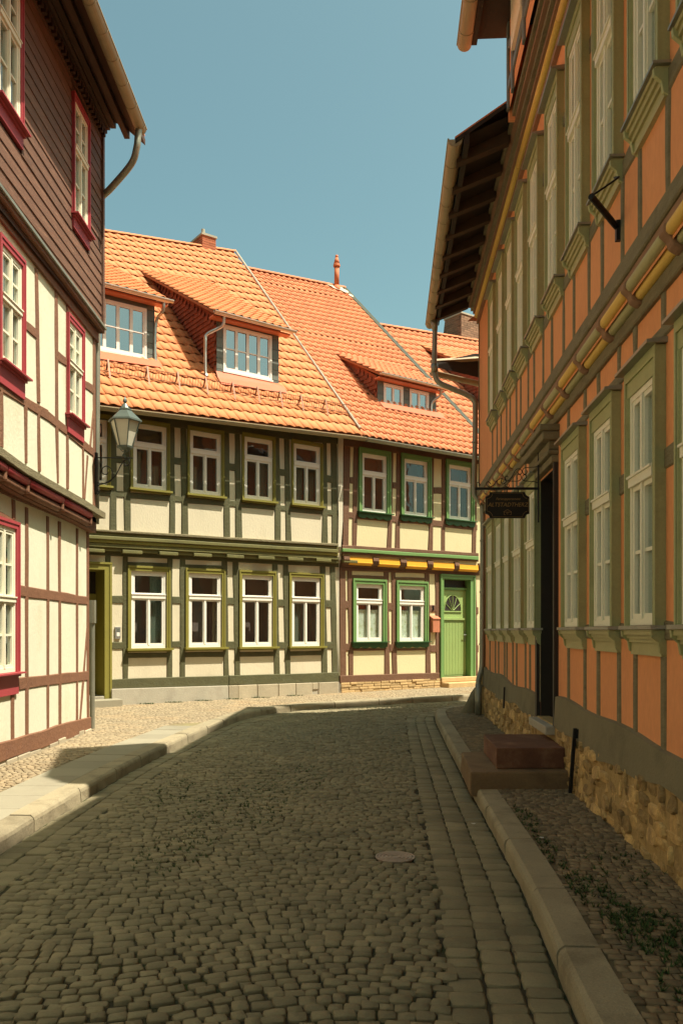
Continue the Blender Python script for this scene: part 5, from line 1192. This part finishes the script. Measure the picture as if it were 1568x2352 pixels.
# jetty
timber('jetty_sill', R, (.0, (zu1 + zu0) / 2), (SN, (zu1 + zu0) / 2), zu1 - zu0, -.1, .05, M['beamR'], rh, .008, seg=30)
mb = MB(); fbox(mb, R, 0, SN, zu0 - .05, zu0, -.1, .03); link('frieze', mb, M['bandR'], rh)
mb = MB(); fbox(mb, R, 0.01, SN, zl1 + .0, zu0 - .05, -.14, -.055); link('frieze_core', mb, M['bandR'], rh)
timber('top_plate', RL, (.0, (zl1 + zl2) / 2), (SN, (zl1 + zl2) / 2), zl1 - zl2, -.05, .035, M['beamR'], rh, .008, seg=30)
bx = [R.S(x, .0) for x in (1538, 1446, 1386, 1331, 1289, 1254, 1222, 1198, 1180, 1165, 1150, 1138, 1128)]
dd = bx[0] - bx[1]; bx = [bx[0] + dd * k for k in range(12, 0, -1)] + bx + [bx[-1] - dd * .8, bx[-1] - dd * 1.6]
bx = [b for b in bx if .05 < b < SN]
for i, (b, a) in enumerate(zip(bx[:-1], bx[1:])):
    mA, mB_ = (M['yelR'], M['olRd']) if i % 2 else (M['olRd'], M['yelR'])
    a2, b2 = a + .055, b - .055; zc_ = zu0 - .05
    for (o_, z_, rr, mm) in ((.0, zc_ - .03, .042, mA), (-.062, zc_ - .085, .042, mB_)):
        q = MB(); tube(q, [R.pt(a2, z_, o_), R.pt(a2 + .03, z_, o_ + .006), R.pt(b2 - .03, z_, o_ + .006), R.pt(b2, z_, o_)], rr, 10); link('painted_roll', q, mm, rh, True)
for a in bx:
    q = MB(); z_ = zu0 - .04; P = [(z_, -.12), (z_, .05), (z_ - .05, .055), (z_ - .09, .01), (z_ - .13, .0), (z_ - .16, -.05), (z_ - .16, -.12)]; n = 7
    q.v = [tuple(R.pt(s, z, o)) for s in (a - .05, a + .05) for (z, o) in P]; q.f = [(i, (i + 1) % n, n + (i + 1) % n, n + i) for i in range(n)] + [tuple(range(n))[::-1], tuple(range(n, 2 * n))]; link('beam_end', q, M['bandR'], rh, bevel=.015)
# stucco band and rubble
for (sa, sb) in ((0, rd0 - .10), (rd1 + .08, SN)):
    mb = MB(); n = int((sb - sa) / .25)
    for i in range(n + 1):
        s = sa + (sb - sa) * i / n; zt_ = .905 + .035 * math.sin(s * 1.1) + .02 * math.sin(s * 2.9 + 1) + (.04 if s < .5 else 0); zb_ = .60 + .03 * math.sin(s * 2.1) + .02 * math.sin(s * 5.3)
        for (z, o) in ((zt_, .0), (zt_ - .01, .035), (zb_, .05), (zb_ - .01, -.02)): mb.v.append(tuple(RL.pt(s, z, o)))
    for i in range(n):
        for j in range(3): a0 = i * 4 + j; mb.f.append((a0, a0 + 4, a0 + 5, a0 + 1))
    link('stucco_band', mb, M['stucco'], rh)
mb = MB(); fbox(mb, RL, -.02, SN, .05, .64, -.1, .035); link('rubble_mortar', mb, M['rubM'], rh)
def rubble(s0, s1, z0, z1, fac, parent, ob):
    z = z0; r_ = 0; rows = [.10, .125, .085, .14, .10]
    while z < z1 - .03:
        h = rows[r_ % 5]; s = s0 + random.random() * .1; r_ += 1
        while s < s1:
            w_ = random.uniform(.07, .27); hh = h * random.uniform(.7, 1.25); c = (s + w_ / 2, min(z + h / 2 + random.uniform(-.025, .025), z1 - .03))
            n = 9; q = MB(); dp = random.uniform(-.012, .022); tx, ty = random.uniform(-.014, .014), random.uniform(-.014, .014); ph = random.random()
            ang = [math.tau * (j + ph + random.uniform(-.28, .28)) / n for j in range(n)]; rr = [random.uniform(.86, 1.1) for _ in range(n)]
            for (k, o) in ((1.0, ob - .05), (.97, ob + dp * .6), (.84, ob + dp + .010)):
                for j in range(n):
                    a_ = ang[j]; cu = abs(math.cos(a_)) ** .7 * (1 if math.cos(a_) > 0 else -1); su = abs(math.sin(a_)) ** .7 * (1 if math.sin(a_) > 0 else -1)
                    q.v.append(tuple(fac.pt(c[0] + cu * w_ * .5 * k * rr[j], c[1] + su * hh * .5 * k * rr[j], o + (tx * cu + ty * su + random.uniform(-.004, .004) if k < .99 else 0))))
            q.v.append(tuple(fac.pt(c[0], c[1], ob + dp + .012 + random.uniform(-.006, .008))))
            q.f = [(k * n + j, k * n + (j + 1) % n, k * n + n + (j + 1) % n, k * n + n + j) for k in (0, 1) for j in range(n)] + [(2 * n + j, 2 * n + (j + 1) % n, 3 * n) for j in range(n)]
            link('rubble_stone', q, M['rub'], parent, False); s += w_ * 1.05
        z += h * .98
rubble(rd1 + .15, 11.2, .10, .62, RL, rh, .03); rubble(.2, rd0 - .12, .10, .60, RL, rh, .03)
# end wall and its corner
RE = Fac(2.46 + .0, 14.8 + .02, -.82, -.57)
mb = MB(); wall_cells(mb, RE, -8, -.05, .1, 7.4, [], -.1); link('end_wall', mb, M['orange'], rh)
mb = MB(); fbox(mb, RE, -8, .0, .08, .9, -.1, -.04); link('end_plinth', mb, M['rubM'], rh)
timber('corner_post', RL, (.03, .95), (.03, zl2), .09, 0, .012, M['beamR'], rh)
# cornice
for (o0, o1, z0, z1, mm) in ((.0, .045, 7.10, 7.16, 'bandR'), (.0, .035, 7.16, 7.22, 'beamR'), (.0, .11, 7.28, 7.33, 'bandR'), (.0, .15, 7.33, 7.39, 'beamR'), (.0, .19, 7.39, 7.44, 'bandR'), (.0, .225, 7.44, 7.50, 'beamR')):
    mb = MB(); fbox(mb, R, .0, SN, z0, z1, o0, o1); link('cornice_board', mb, M[mm], rh)
for a in np.arange(.0, SN, 2.4):
    mb = MB(); tube(mb, [R.pt(a + .01, 7.245, .045), R.pt(min(a + 2.39, SN), 7.245, .045)], .043, 10); link('cornice_roll', mb, M['yelR'], rh, True)
# roofs and dormer
SD0, SD1 = 5.40, 7.95
for (a, b) in ((-.22, SD0), (SD1, SN)):
    RR = Roof(R, .86, -4.6, ((a, 7.26), (b, 7.26)), ((a, 10.9), (b, 10.9))); link('roof', deckmesh(RR, lambda t: a, lambda t: b, th=.05), M['rafter'], rh); link('roof_covering', deckmesh(RR, lambda t: a + .05, lambda t: b - .05, th=.02, dz=.03), M['tileB'], rh)
    q = MB(); q.add([RR.P(a, 1), RR.P(b, 1), R.pt(b, 7.2, -9.5), R.pt(a, 7.2, -9.5)], [(0, 1, 2, 3)]); q.add([R.pt(a + .1, 7.2, -9.4), R.pt(a + .1, 7.2, .2), R.pt(a + .1, 10.8, -4.6)], [(0, 1, 2)]); link('roof_back', q, M['tileB'], rh)
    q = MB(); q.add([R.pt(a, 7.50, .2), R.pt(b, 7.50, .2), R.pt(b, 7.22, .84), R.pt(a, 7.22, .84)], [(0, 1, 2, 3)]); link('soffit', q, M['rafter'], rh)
    q = MB(); fbox(q, R, a, b, 7.17, 7.30, .70, .76); link('fascia', q, M['rafter'], rh)
    s = a + .25
    while s < min(b, 12):
        q = MB(); q.v = [tuple(R.pt(t_, z, o)) for t_ in (s, s + .11) for (z, o) in ((7.36, .2), (7.50, .2), (7.25, .82), (7.12, .82))]; q.f = [(0, 1, 2, 3), (7, 6, 5, 4), (0, 4, 5, 1), (1, 5, 6, 2), (2, 6, 7, 3), (3, 7, 4, 0)]; link('rafter', q, M['rafterL'], rh); s += .62
q = MB(); gutter(q, R.pt(-.26, 7.20, .86), R.pt(SD0 - .02, 7.24, .86), .078, .45); link('gutter', q, M['gutL'], rh)
q = MB(); gutter(q, R.pt(SD1, 7.20, .86), R.pt(SN, 7.20, .86), .078, .45); link('gutter', q, M['gutL'], rh)
dr_ = MB(); wall_cells(dr_, R, SD0 - .0, SD1, 7.5, 8.75, [], .26); fbox(dr_, R, SD0, SD0 + .05, 7.4, 8.7, -3, .26); fbox(dr_, R, SD1 - .05, SD1, 7.4, 8.7, -3, .26)
dm = link('dormer', dr_, M['orange'], rh)
for s in (SD0 + .02, SD0 + .35, SD0 + 1.1, SD1 - .12): timber('timber_post', R, (s + .05, 7.5), (s + .05, 8.6), .10, .26, .285, M['slate'], dm)
timber('timber_rail', R, (SD0, 7.75), (SD1, 7.75), .12, .26, .28, M['slate'], dm); timber('timber_rail', R, (SD0, 8.25), (SD0 + .4, 8.1), .09, .26, .28, M['slate'], dm)
q = MB(); fbox(q, R, SD0 + .45, SD0 + 1.1, 7.9, 8.6, .26, .30); link('window_frame', q, M['cream'], dm)
q = MB(); q.add([R.pt(SD0 - .15, 8.62, .22), R.pt(SD1 + .15, 8.62, .22), R.pt(SD1 + .15, 8.42, .72), R.pt(SD0 - .15, 8.42, .72)], [(0, 1, 2, 3)]); fbox(q, R, SD0 - .15, SD1 + .15, 8.40, 8.52, .60, .66); link('soffit', q, M['rafter'], dm)
q = MB(); gp = [(SD0 - .15, 8.50), (SD0 - .10, 8.75), (SD0 + .62, 10.55), (SD1 - .1, 9.25), (SD1 + .15, 8.50)]
for o0_, o1_, mm, nm in ((.66, .70, 'rafter', 'gable_board'), (-4.5, .659, 'rafter', 'gable_roof')):
    q = MB(); q.v = [tuple(R.pt(s, z - (.03 if nm == 'gable_roof' else 0), o)) for o in (o0_, o1_) for (s, z) in gp]; n = len(gp)
    q.f = [tuple(range(n))[::-1], tuple(range(n, 2 * n))] + [(i, (i + 1) % n, n + (i + 1) % n, n + i) for i in range(n)]
    link(nm, q, M[mm], dm)
q = MB(); gutter(q, R.pt(SD0 - .18, 8.43, .74), R.pt(SD1 + .1, 8.43, .74), .082, .5); link('gutter', q, M['gutL'], dm)
# low eave round the corner
P0 = Vector((1.66, 15.35, 6.42)); dv = Vector((.82, .57, 0)).normalized(); nv = Vector((-.57, .82, 0)).normalized()
q = MB(); gutter(q, P0 + Vector((.02, .02, 0)), P0 + dv * 5, .07, .5); link('gutter', q, M['gutL'], rh)
q = MB(); A0 = P0 + Vector((0, -.1, .12)); q.add([A0, A0 + dv * 5, A0 + dv * 5 - nv * 1.3 + Vector((0, 0, .55)), A0 - nv * .1 + dv * 1.0 + Vector((0, 0, .35)), A0 + Vector((0, 0, -.05)), A0 + dv * 5 + Vector((0, 0, -.05)), A0 + dv * 5 - nv * 1.3 + Vector((0, 0, .5)), A0 - nv * .1 + dv * 1.0 + Vector((0, 0, .3))], BOXF); link('end_eave', q, M['rafter'], rh)
q = MB(); tube(q, [P0 + Vector((0, -.05, .17)), P0 + dv * 1.9 + Vector((0, -.35, .52))], .045, 4); link('eave_board', q, M['gutL'], rh)
# downpipe
def at_y(x, y, Y): return Vector(((x - CX) / F * Y, Y, H + (HY - y) / F * Y))
q = MB(); Yp = 14.75
pth = [at_y(998.5, 757, Yp), at_y(997.5, 800, Yp), at_y(997, 842, Yp), at_y(999, 862, Yp), at_y(1008, 878, Yp), at_y(1040, 893, Yp), at_y(1076, 909, Yp), at_y(1088, 920, Yp), at_y(1091, 940, Yp), at_y(1090, 1040, Yp), at_y(1088, 1120, Yp), at_y(1091, 1139, Yp), at_y(1104, 1156, Yp), at_y(1108, 1175, Yp), at_y(1108, 1300, Yp - .02), at_y(1107, 1450, Yp - .03), at_y(1106, 1530, Yp - .05), at_y(1100, 1556, Yp - .1), at_y(1098, 1575, Yp - .15), at_y(1098, 1640, Yp - .2)]
tube(q, smoothpath(pth, 4), .047, 10); tube(q, [at_y(997, 735, Yp), at_y(998.5, 760, Yp)], .075, 10, r1=.047); tube(q, [at_y(997, 836, Yp), at_y(998, 855, Yp)], .065, 10)
for y_, x_ in ((1016, 1090), (1242, 1108.5), (1360, 1107.5), (1480, 1106.5)): tube(q, [at_y(x_, y_ - 2, Yp - .01), at_y(x_, y_ + 2, Yp - .01)], .055, 10)
tube(q, [at_y(1099, 1572, Yp - .15), at_y(1098, 1642, Yp - .2)], .062, 10); link('downpipe', q, M['zinc'], rh, True)
# doorway
q = MB(); dp = .42
for s in (rd0 - .004, rd1 - .006): fbox(q, RL, s, s + .01, rz0, rz1, -dp, -.002)
fbox(q, RL, rd0, rd1, rz1 - .01, rz1, -dp, -.002)
fbox(q, RL, rd0 - .10, rd0, rz0, rz1 + .02, -.02, .045); fbox(q, RL, rd1, rd1 + .07, rz0, rz1 + .02, -.02, .045)
link('door_frame', q, M['darkw'], rh)
for (h0, h1, o, e) in ((.02, .10, .07, .12), (.10, .15, .11, .14), (.15, .24, .10, .12), (.24, .33, .17, .2), (.33, .40, .20, .22)):
    q = MB(); fbox(q, RL, rd0 - e, rd1 + e * .6, rz1 + h0, rz1 + h1 - .003, -.02, o); link('door_lintel', q, M['beamR'], rh, bevel=.012)
q = MB(); fbox(q, RL, rd0, rd1, rz0, rz1 - .45, -dp, -dp + .05); dl = link('door', q, M['darkw'], rh)
q = MB(); fbox(q, RL, rd0 + .1, rd0 + .4, rz0 + .12, rz0 + .8, -dp + .05, -dp + .065); fbox(q, RL, rd1 - .4, rd1 - .1, rz0 + .12, rz0 + .8, -dp + .05, -dp + .065); fbox(q, RL, rd0 + .1, rd0 + .4, rz0 + .95, rz1 - .6, -dp + .05, -dp + .065); fbox(q, RL, rd1 - .4, rd1 - .1, rz0 + .95, rz1 - .6, -dp + .05, -dp + .065); link('door_panel', q, M['iron'], dl)
q = MB(); fbox(q, RL, rd0, rd1, rz1 - .45, rz1 - .01, -dp + .0, -dp + .02); link('pane', q, M['glass'], dl)
q = MB(); fbox(q, RL, rd0 - .02, rd1 + .06, rz0 - .09, rz0 - .003, -dp, .13); link('threshold', q, M['concrete'], rh, bevel=.01)
q = MB(); fbox(q, RL, rd0 + .002, rd1 - .002, rz0 + .005, rz0 + .40, -dp + .07, -dp + .10); link('kick_plate', q, M['iron'], dl)
# steps
q = MB(); q.add([(1.205, 7.72, .05), (2.14, 7.74, .05), (2.22, 9.0, .05), (1.30, 9.0, .05), (1.205, 7.72, .285), (2.14, 7.74, .285), (2.22, 9.0, .285), (1.30, 9.0, .285)], BOXF); o_ = link('stone_step', q, M['stepst2']); rough(o_)
tag(o_, 'wide low brown stone step reaching the kerb below the dark doorway', 'step')
q = MB(); q.add([(1.475, 7.88, .288), (2.13, 7.90, .288), (2.20, 8.95, .288), (1.535, 8.95, .288), (1.475, 7.88, .485), (2.13, 7.90, .485), (2.20, 8.95, .485), (1.535, 8.95, .485)], BOXF); o_ = link('stone_step', q, M['stepst']); rough(o_, rnd_=.012)
tag(o_, 'dark red sandstone block lying as upper step on the wide low step', 'step')
# leaning iron bar
q = MB(); a_ = at_y(1309, 1822, 7.36); b_ = at_y(1320, 1673, 7.34)
sd_ = Vector((.016, 0, 0)); fw = Vector((0, .012, 0)); q.add([a_ - sd_ - fw, a_ + sd_ - fw, a_ + sd_ + fw, a_ - sd_ + fw, b_ - sd_ - fw, b_ + sd_ - fw, b_ + sd_ + fw, b_ - sd_ + fw], BOXF); wbox(q, b_.x - .012, b_.x + .05, b_.y - .014, b_.y + .014, b_.z - .09, b_.z - .01)
o_ = link('boot_scraper_post', q, M['iron'], bevel=.003); tag(o_, 'dark iron bar leaning against the rubble wall beside the steps', 'iron post')
q = MB(); a_ = at_y(1174, 1660, 11.0); b_ = at_y(1175.5, 1612, 11.0)
q = MB(); tube(q, [RL.pt(3.0, .50, .08), RL.pt(3.0, .80, .07)], .014, 6); link('vent_rod', q, M['iron'], rh)
# guard stone
q = MB(); n = 10; c0 = Vector((2.30, 15.0, .1)); tops = [(.0, .15, .17), (.12, .135, .165), (.25, .11, .14), (.38, .085, .11), (.47, .055, .07), (.50, .02, .02)]
for (z_, rx, ry) in tops:
    for j in range(n): a_ = math.tau * j / n; k = random.uniform(.93, 1.07); q.v.append((c0.x + z_ * .34 + rx * math.cos(a_) * k, c0.y + ry * math.sin(a_) * k, c0.z + z_))
q.f = [(i * n + j, i * n + (j + 1) % n, (i + 1) * n + (j + 1) % n, (i + 1) * n + j) for i in range(5) for j in range(n)] + [tuple(5 * n + j for j in range(n))]
o_ = link('guard_stone', q, M['stucco'], smooth=True); tag(o_, 'worn conical guard stone leaning at corner of orange house beside downpipe', 'guard stone')
# flagpole holder on the upper wall
fh = empty('flagpole_holder', tuple(at_y(1416, 520, 5.85)), 'dark iron flagpole tube and curved stay on orange upper wall', 'flagpole holder')
sF = R.S(1415, .03); a_ = R.pt(sF, R.Z(1415, 520, .03), .03); oo = .35
b_ = R.pt(sF + .0, R.Z(1357, 450, oo) , oo); sb = R.S(1357, .28); b_ = R.pt(sb, R.Z(1357, 450, .28), .28)
q = MB(); tube(q, [a_, b_], .022, 10); link('tube', q, M['iron'], fh); c_ = R.pt(R.S(1412, .02), R.Z(1412, 365, .02), .02); m_ = R.pt((R.S(1412, .1) * .7 + sb * .3), R.Z(1406, 425, .1), .09)
q = MB(); tube(q, smoothpath([c_, R.pt(R.S(1413, .03), R.Z(1413, 405, .03), .04), m_, b_], 5), .007, 6); link('stay', q, M['iron'], fh)
q = MB(); fbox(q, R, sF - .02, sF + .02, a_.z - .10, a_.z + .04, .0, .035); link('wall_plate', q, M['iron'], fh)
# hanging sign
YS = 8.97; zS = lambda y: H + (HY - y) / F * YS; xS = lambda x: (x - CX) / F * YS
sn = empty('hanging_sign', (xS(1236), YS, zS(1122)), 'black enamel hotel sign with notched corners hanging from scrolled iron bracket', 'sign')
q = MB(); wbox(q, xS(1090), xS(1238), YS - .009, YS + .009, zS(1125), zS(1119.5)); tube(q, [(xS(1236), YS, zS(1200)), (xS(1236), YS, zS(1040))], .010, 6); link('arm', q, M['iron'], sn)
S8 = lambda c, d: (xS((1190 + c / 7.84) / 1.0887), YS, zS((1160 + d / 7.84) / 1.0887))
q = MB()
for pth in ([(1220, 40), (1150, 62), (1000, 68), (930, 90), (908, 150), (940, 200), (985, 185), (1000, 145), (985, 125)], [(620, 335), (700, 250), (760, 140), (810, 98), (870, 105), (900, 160), (870, 200), (830, 190), (815, 160)],
            [(560, 290), (580, 325), (640, 335), (820, 335), (880, 290), (870, 220), (820, 205), (800, 250), (808, 300)], [(1200, 370), (1140, 348), (1000, 338), (925, 325), (905, 270), (930, 215), (975, 215), (985, 260), (940, 320)],
            [(20, 470), (20, 365), (55, 370), (75, 410), (60, 430)], [(270, 455), (215, 430), (205, 380), (235, 348), (270, 370), (285, 395)], [(275, 450), (330, 425), (420, 320), (500, 290), (530, 310)], [(500, 300), (490, 350), (520, 395), (550, 380), (600, 345)],
            [(560, 380), (570, 430), (610, 455), (645, 440), (640, 400)], [(590, 320), (565, 270), (600, 235), (630, 260)]):
    tube(q, smoothpath([S8(*p) for p in pth], 4), .0045, 5)
link('scrollwork', q, M['iron'], sn)
q = MB()
for c in (405, 602, 825): tube(q, [S8(c, 490), S8(c, 560)], .005, 5)
link('hanger', q, M['iron'], sn)
def plate(c0, c1, d0, d1, nr, grow=0):
    pts = []
    for (cx_, cy_, a0) in ((c1, d0, 180), (c1, d1, 270), (c0, d1, 0), (c0, d0, 90)):
        k = 5
        for i in range(k + 1):
            a_ = math.radians(a0 - 90 * i / k) if False else math.radians(a0 - 90 + 90 * i / k) if False else None
            t = i / k * math.pi / 2
            if (cx_, cy_) == (c1, d0): p = (c1 - nr * math.cos(t), d0 + nr * math.sin(t))
            elif (cx_, cy_) == (c1, d1): p = (c1 - nr * math.sin(t), d1 - nr * math.cos(t))
            elif (cx_, cy_) == (c0, d1): p = (c0 + nr * math.cos(t), d1 - nr * math.sin(t))
            else: p = (c0 + nr * math.sin(t), d0 + nr * math.cos(t))
            pts.append(p)
    return pts
pts = plate(182, 1040, 555, 1065, 85); n = len(pts)
q = MB(); q.v = [(S8(*p)[0], YS + dy, S8(*p)[2]) for dy in (-.010, .010) for p in pts]; q.f = [tuple(range(n))[::-1], tuple(range(n, 2 * n))] + [(i, (i + 1) % n, n + (i + 1) % n, n + i) for i in range(n)]; bd = link('sign_board', q, M['signm'], sn)
pts = plate(207, 1015, 575, 1040, 110); q = MB(); pp = [(S8(*p)[0], YS - .012, S8(*p)[2]) for p in pts]; tube(q, pp + [pp[0]], .0017, 4); link('border_line', q, M['iron'] if False else M['gold'], bd)
ax = lambda c, d: (Vector((1, 0, 0)), Vector((0, 0, 1)), Vector((0, -1, 0)), Vector((S8(c, d)[0], YS - .0115, S8(c, d)[2])))
text_obj('lettering', 'ALTSTADTHERZ', .062, None, 0, 0, 0, M['gold'], bd, ext=.0008, shear=.25, axes=ax(615, 805), xs=.95)
text_obj('lettering', 'Ferienappartement', .038, None, 0, 0, 0, M['gold'], bd, ext=.0008, shear=.35, axes=ax(620, 690), xs=.9)
q = MB()
for pth in ([(530, 945), (610, 898), (690, 945)], [(540, 948), (685, 948)], [(543, 950), (543, 1000), (575, 1000)], [(683, 950), (683, 1000), (650, 1000)], [(590, 965), (612, 1000), (635, 965), (590, 965)]):
    tube(q, [(S8(*p)[0], YS - .0125, S8(*p)[2]) for p in pth], .0022, 4)
link('house_emblem', q, M['gold'], bd)
# manhole cover
mhc = empty('manhole_cover', (.378, 5.84, .0), 'small round cast iron cover with concentric rings in the cobbled road', 'manhole cover')
q = MB(); 
for (r0, r1, z0, z1) in ((.0, .128, -.02, .004),):
    tube(q, [(.378, 5.84, z0), (.378, 5.84, z1)], r1, 28)
link('cover_plate', q, M['cast'], mhc)
for r_ in (.035, .062, .088, .112, .134):
    q = MB(); k = 28
    for (dr2, z_) in ((-.006, .003), (-.006, .010), (.006, .010), (.006, .003)):
        q.v += [(.378 + (r_ + dr2) * math.cos(math.tau * j / k), 5.84 + (r_ + dr2) * math.sin(math.tau * j / k), z_) for j in range(k)]
    q.f = [(i * k + j, i * k + (j + 1) % k, (i + 1) * k + (j + 1) % k, (i + 1) * k + j) for i in range(3) for j in range(k)]; link('ring', q, M['cast'], mhc)
# weeds in the joints
def weeds(name, spots, n, m, zb):
    mb = MB()
    for (x, y_, rx, ry, k) in spots:
        for _ in range(k):
            a_ = random.random() * math.tau; r_ = math.sqrt(random.random()); bx_, by = x + rx * r_ * math.cos(a_), y_ + ry * r_ * math.sin(a_)
            if not testR(bx_, by) and zb > .1 and bx_ > 0: continue
            for _b in range(5):
                t = random.random() * math.tau; l_ = random.uniform(.012, .042); w_ = .005; dx, dy = math.cos(t), math.sin(t)
                mb.add([(bx_ - dy * w_, by + dx * w_, zb), (bx_ + dy * w_, by - dx * w_, zb), (bx_ + dx * l_, by + dy * l_, zb + random.uniform(.006, .034))], [(0, 1, 2)])
    return link(name, mb, m)
o_ = weeds('weeds', [(1.42, 4.6, .12, .5, 110), (1.38, 5.8, .08, .7, 90), (1.55, 4.0, .22, .4, 240), (1.75, 3.75, .13, .14, 200), (1.45, 6.6, .08, .4, 40), (1.6, 3.4, .3, .3, 120), (1.8, 5.2, .3, .4, 40)], 0, M['grass'], .124); tag(o_, 'sparse green weeds growing in the right pavement joints', 'weeds', kind='stuff')
o_ = weeds('moss', [(-.9, 7.6, .5, 1.0, 260), (-1.2, 6.0, .3, .6, 100), (-.55, 9.0, .4, 1.0, 160), (-1.7, 8.2, .25, .7, 100)], 0, M['grass'], -.008); tag(o_, 'green moss between cobbles in the middle of the road', 'moss', kind='stuff')
o_ = weeds('grass_tufts', [(*[G.pt(s, 0, .12)[k] for k in (0, 1)], .3, .06, 60) for s in (.6, 1.2, 1.9, 2.6, 3.3, 4.2)] , 0, M['grass'], .124); tag(o_, 'thin grass along the foot of the green timbered house', 'grass', kind='stuff')
for i, (x_, y_) in enumerate(((1268 - 0, 0),)):
    pass
for (lx, ly_, z_, lb_) in ((1086, 1893, .012, 'small pale scrap of litter in the gutter beside the kerb'), (1243, 1926, .13, 'crumpled pale scrap of litter on the right pavement')):
    Y_ = (H - z_) * F / (ly_ - HY); X_ = (lx - CX) / F * Y_; q = MB(); k = 7
    q.v = [(X_ + .03 * math.cos(j) * random.uniform(.5, 1), Y_ + .02 * math.sin(j) * random.uniform(.5, 1), z_ + random.uniform(0, .008)) for j in range(k)]; q.f = [(0, i, i + 1) for i in range(1, k - 1)]; tag(link('litter', q, M['paper']), lb_, 'litter')
